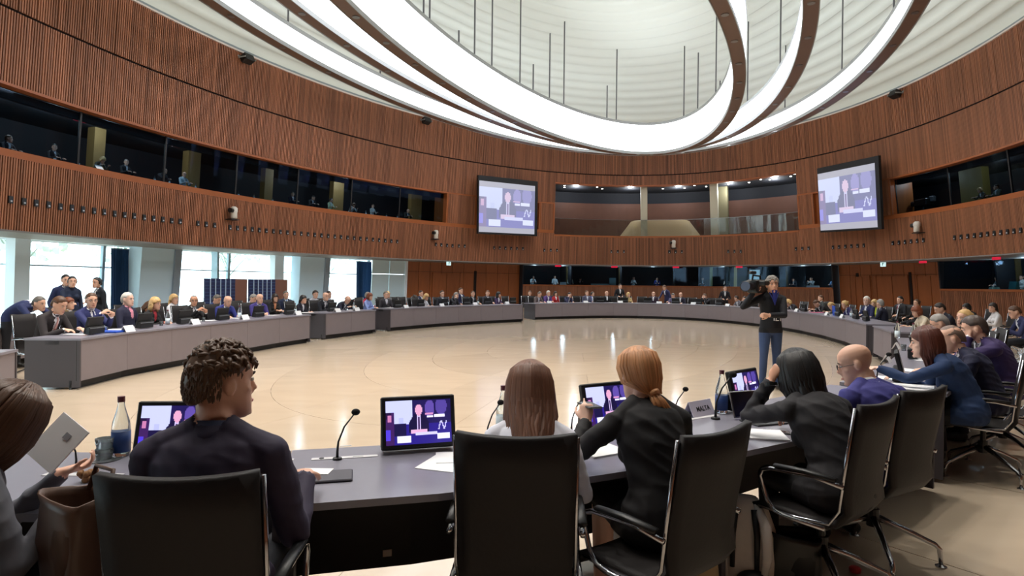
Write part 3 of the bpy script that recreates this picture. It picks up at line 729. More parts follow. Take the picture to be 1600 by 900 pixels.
# ================================================================ TABLES
TW, TZ = .80, .74
def table(P, label, plinth=True):
    """P: points on the inner top edge, walking so that outside is on the left"""
    P = [V((p[0], p[1], 0)) for p in P]; n = len(P); N = []
    for i in range(n):
        t = (P[min(i + 1, n - 1)] - P[max(i - 1, 0)]).normalized(); N.append(V((t.y, -t.x, 0)))
    ctr = V((2.0, 16.3, 0))
    if (P[n // 2] - ctr).dot(N[n // 2]) < 0: N = [-q for q in N]
    org = P[n // 2].copy(); P = [p - org for p in P]
    o = empty('conference_table', org); tag(o, label, 'table', 'tables of the conference ring')
    z = lambda p, h: V((p.x, p.y, h))
    mb = MB(); mb.rings([[z(P[i], TZ - .03), z(P[i], TZ), z(P[i] + N[i] * TW, TZ), z(P[i] + N[i] * TW, TZ - .03)] for i in range(n)]); mb.build('worktop', M_TABLE, o)
    if plinth: mb = MB(); mb.rings([[z(P[i] + N[i] * .12, 0), z(P[i] + N[i] * .12, .13), z(P[i] + N[i] * .16, .13), z(P[i] + N[i] * .16, 0)] for i in range(n)]); mb.build('plinth', M_PLINTH, o)
    for i in range(n - 1):
        a, b = P[i], P[i + 1]; d = (b - a).normalized() * .003; na, nb = N[i], N[i + 1]
        mb = MB(); mb.rings([[z(a + d + na * .02, .12), z(a + d + na * .02, TZ - .035), z(a + d + na * .045, TZ - .035), z(a + d + na * .045, .12)],
                             [z(b - d + nb * .02, .12), z(b - d + nb * .02, TZ - .035), z(b - d + nb * .045, TZ - .035), z(b - d + nb * .045, .12)]]); mb.build('front_panel', M_PANEL, o)
    for i in (0, n - 1):
        a = P[i]; d = (P[1] - P[0]).normalized() if i == 0 else (P[-2] - P[-1]).normalized()
        mb = MB(); mb.rings([[z(a + N[i] * .01 + d * e, .03), z(a + N[i] * .01 + d * e, TZ - .032), z(a + N[i] * (TW - .02) + d * e, TZ - .032), z(a + N[i] * (TW - .02) + d * e, .03)] for e in (.0, .03)]); mb.build('end_panel', mat('end panel', (70, 66, 72), .55), o)
    mb = MB(); mb.rings([[z(P[i] + N[i] * .05, .125), z(P[i] + N[i] * .05, TZ - .04), z(P[i] + N[i] * .06, TZ - .04), z(P[i] + N[i] * .06, .125)] for i in range(n)]); mb.build('light_stop', M_PLINTH, o)  # added dark strip, blocks light leaking through the front panel gaps
    mb = MB(); mb.rings([[z(P[i] + N[i] * .3, TZ - .09), z(P[i] + N[i] * .3, TZ - .031), z(P[i] + N[i] * .5, TZ - .031), z(P[i] + N[i] * .5, TZ - .09)] for i in range(n)]); mb.build('cable_tray', M_BLACK, o)
    return o
ap = lambda *q: [at(x, y, TZ) for x, y in q]
def ts_pts(t0, t1, n): return [ell(tab_par(0), t0 + (t1 - t0) * i / n)[0] for i in range(n + 1)]
table(ap((126, 529), (201, 518.8), (270, 511.8), (331, 505.6), (388, 500.2), (438, 495.4), (486, 491.5)), 'long grey table on the left with its dark end panel facing the camera')
table(ap((509, 489), (550, 486.4), (588, 484)), 'short grey table of two panels stepping forward in the middle of the left side')
table(ap((610, 482.6), (646, 480.9), (682, 479.4), (717, 478.2), (752, 477.2), (786, 476.4), (818, 475.7)), 'grey table in front of the left wooden doors')
T4 = [seat_t(836, 0), seat_t(1353, 0)]
far_pts = [ell(tab_par(0), T4[0] + (T4[1] - T4[0]) * i / 14)[0] for i in range(15)]
table(far_pts, 'long curved grey table along the far end of the ring')
table(ap((1363, 508.7), (1378, 513), (1392, 518)), 'short grey table of two panels on the right beyond the dark gap')
T6 = [seat_t(1400, 0, True), 2 * pi + 5.50 - 2 * pi]
t6a = seat_t(1402, 0, True); t6a = t6a - 2 * pi if t6a > 3 else t6a      # far solution on the right side
RA = 6.02; RB = 5.52
table(ts_pts(RA, RB, 6), 'grey table curving along the right side towards the camera')
table(ts_pts(5.50, 5.235, 3), 'grey table in front of the man in violet-blue and the woman holding her ear', False)
table(ts_pts(5.232, seat_t(457, 0, False), 3), 'near grey table holding the lit monitor and the flat microphone tray', False)
table(ts_pts(seat_t(455, 0, False), 4.80, 3), 'near grey table at lower left with the water bottle and two tumblers', False)
table(ts_pts(4.76, 4.06, 4), 'plain grey table end at the left edge of the photo')
# second-row desk far left
b = [at(-60, 520, TZ), at(0, 512, TZ), at(30, 508.5, TZ), at(52, 506, TZ)]
table(b, 'second-row grey desk behind the first table at the left edge')

# ================================================================ SMALL OBJECT PROTOTYPES
HID = []
def proto(o): HID.append(o); return o
M_MSCR = mat('dark screen', (14, 14, 22), .25)
def make_monitor(lit=False, w=.375, h=.262):
    """local: screen faces -Y (towards the sitter), base at z 0"""
    o = empty('monitor'); tag(o, 'x', 'monitor')
    tilt = Matrix.Rotation(R(-14), 3, 'X')
    mb = MB(); mb.rbox((0, 0, h / 2 + .02), (w, .035, h), .006, 0, None)
    mb.v = [tuple(tilt @ V(q)) for q in mb.v]; mb.build('housing', M_SCR_F, o)
    mb = MB(); mb.rbox((0, .055, .07), (w * .98, .075, .115), .008); mb.build('base', M_BLACK, o)
    mb = MB(); mb.box((0, .096, .105), (w * .96, .006, .012)); mb.build('groove', mat('grey line', (120, 124, 130), .4), o)
    if lit: s = link('screen', screen_mesh(w - .045, h - .045, 0, 1.25, 'monitor'), o, (0, 0, 0))
    else: q = MB(); q.box((0, 0, 0), (w - .04, .002, h - .04)); s = q.build('screen', M_MSCR, o)
    s.rotation_euler = (R(-14), 0, 0); s.location = tilt @ V((0, -.0195, h / 2 + .02)); return o
MON = proto(make_monitor()); MONL = proto(make_monitor(True))
def make_chair():
    o = empty('conference_chair'); tag(o, 'x', 'chair')
    # shell: back curve and seat
    prof = [(-.305, 1.05), (-.285, .92), (-.262, .8), (-.243, .7), (-.232, .6), (-.222, .52), (-.18, .462), (-.12, .45)]
    def sh(pr, hw, th):
        g = []
        for y, z in pr:
            k = 1 + .0 * z; row = []
            for i in range(9):
                u = i / 4 - 1; row.append(V((u * hw * (1 + .06 * (z - .7)), y + .03 * u * u * (1 if z > .55 else .2) - 0, z - .012 * (1 - u * u) * (z > .95))))
            g.append(row)
        mb = MB(); mb.sheet(g, th); return mb
    sh(prof, .214, .028).build('backrest', M_CHAIR, o, True)
    g = [[V((u * .225, y, z + .012 * u * u)) for u in (-1, -.75, -.5, -.25, 0, .25, .5, .75, 1)] for y, z in ((-.15, .452), (-.05, .45), (.08, .455), (.18, .458), (.235, .44), (.25, .41))]
    mb = MB(); mb.sheet(g, .035); mb.build('seat', M_CHAIR, o, True)
    for s in (-1, 1):
        x = s * .226
        mb = MB(); mb.tube([(x, -.272, 1.03), (x, -.225, .7), (x, -.205, .53), (x, -.16, .455), (x, 0, .44), (x, .2, .445)], .009, n=6); mb.build('side_rail', M_CHROME, o, True)
        x = s * .252
        mb = MB(); mb.tube([(x, -.235, .655), (x, -.1, .672), (x, .12, .662), (x, .165, .645), (x, .178, .61), (x, .14, .50), (x, .10, .452), (x, .05, .44), (x, -.15, .435)], .0115, n=8); a = mb.build('armrest', M_CHROME, o, True)
        mb = MB(); mb.tube([(x, -.2, .682), (x, -.05, .69), (x, .1, .682)], .021, n=8, rad2=.011, xax=(1, 0, 0)); mb.build('arm_pad', M_BLACK, a, True)
    mb = MB(); mb.tube([(0, -.02, .2), (0, -.02, .3)], .035, n=12); mb.tube([(0, -.02, .3), (0, -.02, .43)], .022, n=10); mb.box((0, -.02, .425), (.2, .24, .025)); mb.build('column', M_BLACK, o)
    for i in range(4):
        a = pi / 4 + i * pi / 2; dx, dy = cos(a), sin(a)
        mb = MB(); mb.tube([(dx * .02, -.02 + dy * .02, .25), (dx * .15, -.02 + dy * .15, .2), (dx * .32, -.02 + dy * .32, .125), (dx * .345, -.02 + dy * .345, .1), (dx * .352, -.02 + dy * .352, .012)], [.022, .018, .015, .014, .011], n=8); l = mb.build('base_leg', M_CHROME, o, True)
        mb = MB(); mb.lathe([(.001, 0), (.028, 0), (.03, .006), (.012, .016)], (dx * .352, -.02 + dy * .352, 0), n=12); mb.build('glide', M_CHROME, l)
    return o
CHAIR = proto(make_chair())
def make_plate():
    o = empty('name_plate'); tag(o, 'x', 'name plate'); mb = MB()
    mb.hexa([(-.11, -.045, 0), (.11, -.045, 0), (.11, -.043, 0), (-.11, -.043, 0)], [(-.11, -.001, .09), (.11, -.001, .09), (.11, .001, .09), (-.11, .001, .09)])
    mb.hexa([(-.11, .043, 0), (.11, .043, 0), (.11, .045, 0), (-.11, .045, 0)], [(-.11, -.001, .09), (.11, -.001, .09), (.11, .001, .09), (-.11, .001, .09)]); mb.build('card', M_WHITE, o); return o
PLATE = proto(make_plate())
def make_bottle(lbl, h=.29, full=True):
    o = empty('water_bottle'); tag(o, 'x', 'bottle'); s = h / .29
    mb = MB(); mb.lathe([(.001, 0), (.036 * s, 0), (.041 * s, .006), (.041 * s, .13 * s), (.037 * s, .165 * s), (.02 * s, .225 * s), (.0145 * s, .25 * s), (.0145 * s, .272 * s)], n=20); mb.build('glass_body', M_WATER, o, True)
    mb = MB(); mb.lathe([(.0416 * s, .022 * s), (.0418 * s, .022 * s), (.0418 * s, .122 * s), (.0416 * s, .122 * s)], n=20); mb.build('label', lbl, o, True)
    mb = MB(); mb.lathe([(.001, .262 * s), (.0165 * s, .262 * s), (.0165 * s, .288 * s), (.001, .29 * s)], n=14); mb.build('cap', mat('bottle cap', (96, 30, 44), .4), o); return o
BOT = proto(make_bottle(M_LBL)); BOTW = proto(make_bottle(M_LBLW))
def make_tumbler():
    o = empty('tumbler'); tag(o, 'x', 'glass'); mb = MB()
    mb.lathe([(.001, .0), (.028, 0), (.034, .085), (.0315, .085), (.026, .01), (.001, .01)], n=18); mb.build('glass_body', M_GLASS, o, True)
    mb = MB(); mb.lathe([(.0285, -.001), (.031, -.001), (.031, .004), (.0285, .004)], n=18); mb.build('base_ring', M_GLASS, o); return o
TUM = proto(make_tumbler())
def make_mic(L=.30):
    """gooseneck microphone, base at origin, head leaning towards -Y"""
    o = empty('microphone'); tag(o, 'x', 'microphone')
    mb = MB(); mb.tube([(0, 0, 0), (0, 0, .05), (0, -.004, .11), (0, -.03, .2), (0, -.07, .27)], [.007, .006, .0045, .004, .004], n=8); mb.build('gooseneck', M_BLACK, o, True)
    mb = MB(); mb.ball((0, -.08, .287), (.016, .02, .021), n=12, k=8, M=None); mb.build('windscreen', mat('foam', (14, 14, 16), .95), o, True)
    mb = MB(); mb.lathe([(.001, 0), (.022, 0), (.02, .012), (.008, .016)], n=14); mb.build('foot', M_BLACK, o); return o
MIC = proto(make_mic())
def make_sheet(w, d):
    o = MB(); o.box((0, 0, .0015), (w, d, .003)); return o.mesh('paper', [M_WHITE])
PAPER = make_sheet(.21, .30)
def paper(loc, rz, label, w=None, cat='paper', group=None, me=None):
    o = link('paper_sheet', me or PAPER, None, loc, rz); return tag(o, label, cat, group)
# ================================================================ PEOPLE
# material slots of a body: 0 skin, 1 jacket/top, 2 trousers/skirt, 3 shirt, 4 shoes
def hand(mb, w, d, pn, side, curl=.5, s=1.0, spread=.06, thumb=1.0, fingers=None, rad=.0085):
    """w wrist, d finger direction, pn palm normal, side +1 right hand / -1 left hand"""
    w = V(w); d = V(d).normalized(); pn = V(pn); pn = (pn - d * pn.dot(d)).normalized(); ac = d.cross(pn).normalized() * side   # towards the little finger... thumb on the other side
    ac = -ac
    mb.tube([w - d * .02, w + d * .01, w + d * .045 * s, w + d * .085 * s, w + d * .096 * s], [.024 * s, .028 * s, .038 * s, .041 * s, .034 * s], 0, 12, rad2=[.019 * s, .017 * s, .016 * s, .0135 * s, .010 * s], xax=ac, step=.012)
    F = fingers or [curl] * 4
    for k, (o, L) in enumerate(((.030, .070), (.0105, .080), (-.0095, .074), (-.029, .058))):
        base = w + d * (.082 - .004 * abs(k - 1)) * s + ac * (o * s); dd = (d + ac * (o * 2.2 * spread / .06)).normalized(); p = base; pts = [base - d * .012]; rr = [rad * s]
        pts.append(base); rr.append(rad * s * 1.04); c = F[k]
        for j, (fl, ang) in enumerate(((.46, 1.0), (.30, 1.25), (.24, .8))):
            a = c * ang; ax = dd.cross(pn); q = Quaternion(ax, a); dd = q @ dd; pn2 = pn
            if j == 0: pnk = q @ pn
            p = p + dd * (L * fl * s); pts.append(p); rr.append(rad * s * (.98 - .09 * (j + 1)))
        mb.tube(pts, rr, 0, 8, step=.01); mb.ball(pts[-1], rr[-1], 0, 8, 6)
    b = w + d * .022 * s + ac * .026 * s; td = (d * .62 + ac * .7 * thumb + pn * .35).normalized(); p1 = b + td * .036 * s; td2 = (d * .85 + ac * .25 * thumb + pn * .35 * (1 + curl)).normalized(); p2 = p1 + td2 * .03 * s; p3 = p2 + (d * .9 + pn * .5 * curl).normalized() * .024 * s
    mb.tube([w + d * .005, b, p1, p2, p3], [.014 * s, .0145 * s, .0115 * s, .0105 * s, .0085 * s], 0, 8, step=.01); mb.ball(p3, .0085 * s, 0, 8, 6)
HS = [(-.122, .070, .040, .024), (-.112, .086, .022, .040), (-.092, .092, .000, .050), (-.068, .092, -.030, .058), (-.040, .089, -.066, .064), (-.01, .085, -.088, .070), (.02, .084, -.100, .075), (.05, .089, -.104, .0775), (.078, .080, -.096, .071), (.100, .058, -.076, .056), (.114, .030, -.046, .036), (.120, .004, -.016, .012)]
def head_prims(mb, M, n=24):
    rr = []
    for z, f, b, w in HS:
        cy, ry = (f + b) / 2, (f - b) / 2; g = []
        for k in range(n):
            a = 2 * pi * k / n; sx, sy = cos(a), sin(a); e = .86
            g.append(M @ V((w * abs(sx) ** e * (1 if sx > 0 else -1), cy + ry * abs(sy) ** e * (1 if sy > 0 else -1), z)))
        rr.append(g)
    mb.rings(rr, 0)
    T = lambda pts, r, r2=None, m=0, nn=8: mb.tube([M @ V(p) for p in pts], r, m, nn, rad2=r2, xax=M.to_3x3() @ V((1, 0, 0)))
    T([(0, .080, .028), (0, .092, .004), (0, .104, -.018), (0, .112, -.032)], [.007, .008, .011, .014], [.008, .009, .011, .009]); T([(-.014, .096, -.037), (.014, .096, -.037)], [.008, .008])
    T([(-.022, .085, -.064), (0, .095, -.064), (.022, .085, -.064)], [.006, .0075, .006]); T([(-.018, .084, -.074), (0, .093, -.075), (.018, .084, -.074)], [.006, .008, .006])
    T([(-.016, .083, -.105), (0, .090, -.106), (.016, .083, -.105)], [.014, .016, .014])
    T([(-.052, .070, .026), (-.02, .084, .030), (.02, .084, .030), (.052, .070, .026)], [.007, .009, .009, .007])
    for s in (-1, 1):
        T([(s * .04, .068, -.022), (s * .058, .045, -.02)], [.014, .012])
        mb.ball(M @ V((s * .082, -.014, -.006)), (.011, .020, .033), 0, 10, 8, M.to_3x3())
def ik(S, Wr, l1, l2, hint):
    S, Wr = V(S), V(Wr); d = Wr - S; L = d.length; m = (l1 + l2) * .995
    if L > m: Wr = S + d * (m / L); d = Wr - S; L = m
    d.normalize(); a = (l1 * l1 - l2 * l2 + L * L) / (2 * L); h = sqrt(max(0, l1 * l1 - a * a)); hint = V(hint); hv = hint - d * hint.dot(d)
    hv = hv.normalized() if hv.length > 1e-6 else d.orthogonal(); return S + d * a + hv * h, Wr
def remesh(mb, vox, mats, smooth=2, hem=None):
    me = mb.mesh('tmp', [mats[0]]); o = bpy.data.objects.new('tmp', me); COL.objects.link(o)
    r = o.modifiers.new('r', 'REMESH'); r.mode = 'VOXEL'; r.voxel_size = vox; r.use_smooth_shade = True
    if smooth: q = o.modifiers.new('s', 'SMOOTH'); q.factor = .5; q.iterations = smooth
    dg = bpy.context.evaluated_depsgraph_get(); dg.update(); out = bpy.data.meshes.new_from_object(o.evaluated_get(dg))
    bpy.data.objects.remove(o); bpy.data.meshes.remove(me)
    kd = kdtree.KDTree(len(mb.v)); vm = [0] * len(mb.v)
    for f, m in zip(mb.f, mb.m):
        for i in f: vm[i] = m
    for i, v in enumerate(mb.v): kd.insert(v, i)
    kd.balance(); out.materials.clear()
    for q in mats: out.materials.append(q)
    co = out.vertices; idx = []; vmm = []
    for v in co:
        c = vm[kd.find(v.co)[1]]
        if c in (9, 2) and hem is not None and v.co.y < .14: c = 1 if v.co.z > hem else 2
        vmm.append(1 if c == 9 else c)
    for p in out.polygons:
        c = [vmm[i] for i in p.vertices]; idx.append(max(set(c), key=c.count))
    out.polygons.foreach_set('material_index', idx); out.polygons.foreach_set('use_smooth', [True] * len(out.polygons)); out.update()
    return out
M_SKIN = mat('skin', (226, 172, 146), .5, noise=.03, nsc=12)
DEF = [M_SKIN, mat('cloth base', (30, 32, 48), .8), mat('trousers dark', (26, 26, 34), .85), mat('shirt white', (232, 232, 238), .7), mat('shoe', (20, 18, 18), .4)]
def make_body(key, stand=False, lean=.12, side=0.0, twist=0.0, hy=0.0, hp=0.0, hr=0.0, rh=None, lh=None, rhd=(-.3, .9, -.1), lhd=(.3, .9, -.1), rhp=(0, 0, -1), lhp=(0, 0, -1), curl=.35, rc=None, lc=None, vox=.013, fem=False,
              tie=True, skirt=False, rhint=(.5, -.35, -1), lhint=(-.5, -.35, -1), w=1.0, neckline='v', legs=None, bare=False, sleeve=.0, fr=None, flf=None, hunch=0.0, low=True, hs=1.0, neckup=0.0):
    mb = MB()
    sw = (.150 if fem else .175) * w; ch = (.150 if fem else .168) * w; wa = (.120 if fem else .150) * w; hp_w = (.172 if fem else .165) * w
    pz = .93 if stand else .53
    pel = V((0, 0, pz)); LN = .50
    up = lambda s, l: V((side * s, sin(l), cos(l)))
    # spine points with progressive lean
    pts = [pel]; segs = 10
    for i in range(segs):
        f = (i + .5) / segs; l = lean * (.5 + f) + hunch * f * f; pts.append(pts[-1] + up(1, l).normalized() * (LN / segs))
    tw = Matrix.Rotation(twist, 3, 'Z'); nb = pts[-1]; top = (pts[-1] - pts[-2]).normalized()
    X = tw @ V((1, 0, -side * .6)).normalized()
    prof = [(-.10, hp_w * .8, .10), (0, hp_w, .125), (.15, hp_w * .96, .12), (.3, wa, .108), (.5, wa * 1.06, .108), (.68, ch, .118), (.82, ch * 1.04, .112), (.92, sw * .92, .095), (.98, sw * .60, .075), (1.03, .07, .06)]
    def sp(f):
        f = f * segs; i = int(max(0, min(segs - 1, math.floor(f)))); return pts[i] + (pts[i + 1] - pts[i]) * (f - i)
    mb.tube([sp(f) for f, _, _ in prof], [a for _, a, _ in prof], 9, 20, rad2=[b * (w * .5 + .5) for _, _, b in prof], xax=X, step=.02)
    fwd = X.cross(top) * -1
    if fwd.y < 0 and abs(twist) < 1.5: fwd = -fwd
    if fem:
        for s in (-1, 1): mb.ball(sp(.66) + X * (s * .07) + fwd * .085, .062, 1, 12, 8)
    # neck and head
    hq = Matrix.Rotation(hy, 3, 'Z') @ Matrix.Rotation(hp, 3, 'X') @ Matrix.Rotation(hr, 3, 'Y')
    hc = nb + top * .075 + V((0, .035, .070 + neckup)) + (hq @ V((0, .01, 0)))
    HM = Matrix.Translation(hc) @ hq.to_4x4() @ Matrix.Scale(hs, 4)
    mb.tube([nb - top * .04, nb + top * .028], [.064, .056] if not fem else [.054, .048], 3 if neckline == 'v' else 1, 14, step=.008)
    mb.tube([nb + top * .034, hc + hq @ V((0, -.03, -.06))], [.054, .054] if not fem else [.046, .046], 0, 14, step=.015)
    head_prims(mb, HM)
    # collar and shirt front
    if neckline == 'v':
        a = sp(.99) + fwd * .062; b = sp(.60) + fwd * (.122 if not fem else .118); mb.tube([a, sp(.85) + fwd * .112, b], [.042, .034, .008], 3, 12, rad2=[.014, .010, .006], xax=X, step=.012)
    # shoulders and arms
    W_ = {}
    l1, l2 = (.275, .25) if fem else (.295, .268)
    for s, tgt, d, pn, hint, cl, ff in ((1, rh, rhd, rhp, rhint, rc, fr), (-1, lh, lhd, lhp, lhint, lc, flf)):
        S = sp(.865) + X * (s * sw * 1.0); tgt = V(tgt) if tgt is not None else (pel + V((s * .16, .36, .10)) if not stand else S + V((s * .05, .06, -.52)))
        E, Wr = ik(S, tgt, l1, l2, hint)
        rs = (.050 if fem else .060) * (w * .6 + .4)
        mb.ball(S, rs * 1.0, 1, 12, 8)
        mb.tube([nb + top * .02 + X * (s * .035) - fwd * .012, sp(.955) + X * (s * sw * .55) - fwd * .006, S + V((0, 0, .004))], [.042, .048, rs * .92], 1, 12, step=.015)
        mb.tube([sp(.90) + X * (s * sw * .6), S, S.lerp(E, .5), E], [rs * .95, rs, rs * .9, rs * .78], 1, 14, step=.02)
        e2 = E.lerp(Wr, .45); cuff = Wr - (Wr - E).normalized() * (.012 + sleeve)
        mb.tube([E, e2, cuff], [rs * .78, rs * .76, rs * .60], 1, 14, step=.018); mb.ball(E, rs * .78, 1, 10, 8)
        if sleeve: mb.tube([cuff, Wr], [.034, .026], 0, 10, step=.012)
        elif neckline != 'none': mb.tube([cuff - (Wr - E).normalized() * .01, Wr + (Wr - E).normalized() * .006], [.030, .029], 3, 10, step=.008)
        hand(mb, Wr, d, pn, s, cl if cl is not None else curl, (.9 if fem else 1.0), fingers=ff, rad=.0085 if vox < .009 else .0098); W_[s] = Wr
    # legs
    if low:
        ll = legs or {}
        for s in (-1, 1):
            hj = pel + V((s * .085, .0, -.01))
            if stand:
                kn = V(ll.get(('k', s), (s * .11, .02, .50))); an = V(ll.get(('a', s), (s * .12, -.01, .09)))
            else:
                kn = V(ll.get(('k', s), (s * .11, .42, .50))); an = V(ll.get(('a', s), (s * .12, .38, .09)))
            tr = .092 if not fem else .086
            mb.tube([hj, hj.lerp(kn, .5), kn], [tr, tr * .86, tr * .66], 2, 14, step=.025); mb.ball(kn, tr * .67, 2, 12, 8)
            mb.tube([kn, kn.lerp(an, .35), an], [tr * .66, tr * .62, tr * .5], 0 if bare else 2, 12, step=.025)
            ft = V(ll.get(('f', s), (s * .04, .2, -.06))); mb.tube([an + V((0, -.03, -.05)), an + V((0, .02, -.035)), an + ft * .6 + V((0, 0, -.01)), an + ft + V((0, 0, 0))], [.036, .042, .040, .026], 4, 12, rad2=[.036, .05, .032, .02], xax=(1, 0, 0), step=.02)
        mb.ball(pel, (hp_w, .12, .11), 2, 14, 10)
        if skirt: mb.tube([pel + V((0, -.02, 0)), pel + V((0, .2, -.01)), pel + V((0, .44, -.03))], [.17, .175, .17], 2, 16, rad2=[.10, .09, .08], step=.03, xax=(1, 0, 0))
    me = remesh(mb, vox, DEF, hem=pz - .07)
    if vox < .0095: folds(me, len(key))
    me.name = 'person_' + key
    return dict(me=me, HM=HM, X=X, fwd=fwd, sp=sp, nb=nb, top=top, W=W_, pel=pel, fem=fem, neckline=neckline)

def folds(me, seed):
    from mathutils import noise
    n = len(me.vertices); m = [0] * n
    for p in me.polygons:
        if p.material_index == 1:
            for i in p.vertices: m[i] += 1
    nr = [v.normal.copy() for v in me.vertices]; co = [v.co.copy() for v in me.vertices]; fl_ = []
    for i, q in enumerate(co):
        if m[i] < 3: fl_ += q[:]; continue
        a = noise.noise(V((q.x * 5 + seed, q.y * 6, q.z * 15 + q.x * 8))); b = noise.noise(V((q.x * 16, q.y * 14 + seed, q.z * 9)))
        fl_ += (q + nr[i] * (.0065 * (1 - abs(a) * 2.2) + .0030 * b))[:]
    me.vertices.foreach_set('co', fl_); me.update()
def collars(B):
    k = id(B)
    if k not in _col:
        nb, top, fwd, X, fem = B['nb'], B['top'], B['fwd'], B['X'], B['fem']; out = []
        for nm, r0, r1, z0, z1, th, mi in (('shirt_collar', .064, .0605, -.012, .040, .004, 3), ('jacket_collar', .088, .068, -.030, .022, .006, 1)):
            if fem: r0, r1 = r0 * .88, r1 * .88
            g = []
            for i in range(25):
                a = R(-62) + R(304) * i / 24 + pi / 2 + R(0); a = R(90 + 28) + R(304) * i / 24; d = X * cos(a) + fwd * sin(a); fr = max(0, sin(a))
                g.append([nb + d * (r0 + .004 * fr) + top * (z0 - .035 * fr) + fwd * .008, nb + d * (r1 + .002) + top * ((z1 - .030 * fr) * 1.0) + fwd * .012, nb + d * (r1 + .006) + top * (z1 - .010 - .034 * fr) + fwd * .012])
            mb = MB(); mb.sheet(g, th); out.append((nm, mb.mesh(nm, [DEF[mi]], True), mi))
        _col[k] = out
    return _col[k]
_col = {}
# ---- hair, built round the head in head space
def head_r(d):
    c = V((0, -.008, 0)); r = V((.078, .097, .121)); k = sqrt((d.x / r.x) ** 2 + (d.y / r.y) ** 2 + (d.z / r.z) ** 2); return c, 1 / k
def hair_mesh(style, key, seed=0, n=44, k=26):
    random.seed(seed + 11); mb = MB(); vs = []; th0 = {'short': .015, 'crop': .007, 'curly': .022, 'long': .016, 'bob': .02, 'pony': .012, 'bun': .013, 'bald': .005, 'wavy': .02}[style]
    from mathutils import noise
    for i in range(k + 1):
        a = pi * i / k
        for j in range(n):
            b = 2 * pi * j / n; d = V((sin(a) * cos(b), sin(a) * sin(b), cos(a))); c, r = head_r(d); p = c + d * r
            yy = p.y; lim = -.055
            if yy > .078: lim = .066
            elif yy > .02: lim = .026 + (yy - .02) / .058 * .040
            else:
                sd_ = .055 * min(1, abs(p.x) / .072) ** 3
                lo_ = .030 if style not in ('long', 'bob', 'pony', 'bun', 'wavy') else -.04; bk = -.085 if style in ('long', 'bob', 'wavy') else -.068 + sd_
                f_ = min(1, max(0, (-.036 - yy) / .045)); lim = lo_ + (bk - lo_) * f_
            if style in ('long', 'bob', 'wavy') and yy > .0: lim -= .03
            if style == 'bald': lim2 = .035; inside = (p.z > lim + .0) and p.z < lim2 and yy < .03
            else: inside = None
            fs_ = (min(1, max(0, (p.z - lim) / .016)) if inside is None else min(1, max(0, (p.z - lim) / .016)) * min(1, max(0, (.045 - p.z) / .02)) * min(1, max(0, (.05 - yy) / .02)))
            t = th0 * (1 + .35 * max(0, d.z)) * (1.25 if yy < -.04 else 1)
            nz = noise.noise(p * (38 if style in ('curly', 'wavy') else 22) + V((seed, 0, 0))) * (.009 if style in ('curly', 'wavy') else .0035)
            if style == 'long' or style == 'wavy': t *= (1.0 if p.z > 0 else 1.3)
            fs_ = fs_ * fs_ * (3 - 2 * fs_); q = c + d * (r - .010 + fs_ * (t + nz + .010) - .040 * (1 - fs_) * min(1, max(0, -p.z / .03)))
            vs.append(q)
    fs = []
    for i in range(k):
        for j in range(n): fs.append((i * n + j, (i + 1) * n + j, (i + 1) * n + (j + 1) % n, i * n + (j + 1) % n))
    mb.add(vs, fs)
    X = (1, 0, 0)
    if style == 'long': mb.tube([(0, -.055, .03), (0, -.08, -.06), (0, -.085, -.14), (0, -.10, -.22), (0, -.10, -.29)], [.075, .092, .095, .085, .05], 0, 16, rad2=[.05, .045, .036, .026, .012], xax=X)
    if style == 'wavy':
        mb.tube([(0, -.05, .02), (0, -.07, -.06), (0, -.075, -.13), (0, -.08, -.19)], [.08, .098, .10, .07], 0, 16, rad2=[.06, .05, .04, .018], xax=X)
        for i in range(14):
            a = pi + pi * i / 13; mb.tube([(cos(a) * .08, sin(a) * .07, .0), (cos(a) * .1, sin(a) * .08 - .01, -.08), (cos(a) * .09, sin(a) * .08, -.17)], [.02, .022, .010], 0, 7)
    if style == 'bob':
        for i in range(16):
            a = R(165) + R(210) * i / 15; mb.tube([(cos(a) * .075, sin(a) * .085 - .01, .03), (cos(a) * .088, sin(a) * .09 - .01, -.04), (cos(a) * .075, sin(a) * .08 - .005, -.1)], [.022, .025, .012], 0, 7)
    if style == 'pony' and not key.startswith('p4'): mb.tube([(0, -.1, .02), (0, -.13, .0), (0, -.14, -.08), (0, -.12, -.18)], [.022, .03, .032, .012], 0, 10)
    if style == 'bun': mb.ball((0, -.115, .045), (.042, .036, .04), 0, 14, 10)
    me = mb.mesh('hair_' + key, [mat('hair base', (40, 28, 22), .6)], True); return me
_hair = {}
def hair_of(style, seed=0):
    k = (style, seed % 2)
    if k not in _hair: _hair[k] = hair_mesh(style, '%s%d' % k, seed % 2, 30, 18)
    return _hair[k]
em = MB()
for s in (-1, 1):
    em.ball((s * .032, .080, .008), (.0125, .008, .0065), 0, 10, 6); em.ball((s * .031, .0865, .008), (.0055, .003, .0058), 1, 8, 6)
EYES = em.mesh('eyes', [mat('eye white', (215, 208, 204), .3), mat('iris', (36, 26, 22), .2)], True)
em = MB()
for s in (-1, 1): em.tube([(s * .015, .0905, .026), (s * .034, .090, .032), (s * .050, .078, .027)], [.003, .004, .002], 0, 6)
BROWS = em.mesh('eyebrows', [mat('brow', (60, 44, 36), .8)], True)
em = MB(); em.tube([(-.022, .090, -.069), (0, .1015, -.0685), (.022, .090, -.069)], [.002, .0055, .002], 0, 8); LIPS = em.mesh('lips', [mat('lips', (176, 96, 92), .5)], True)
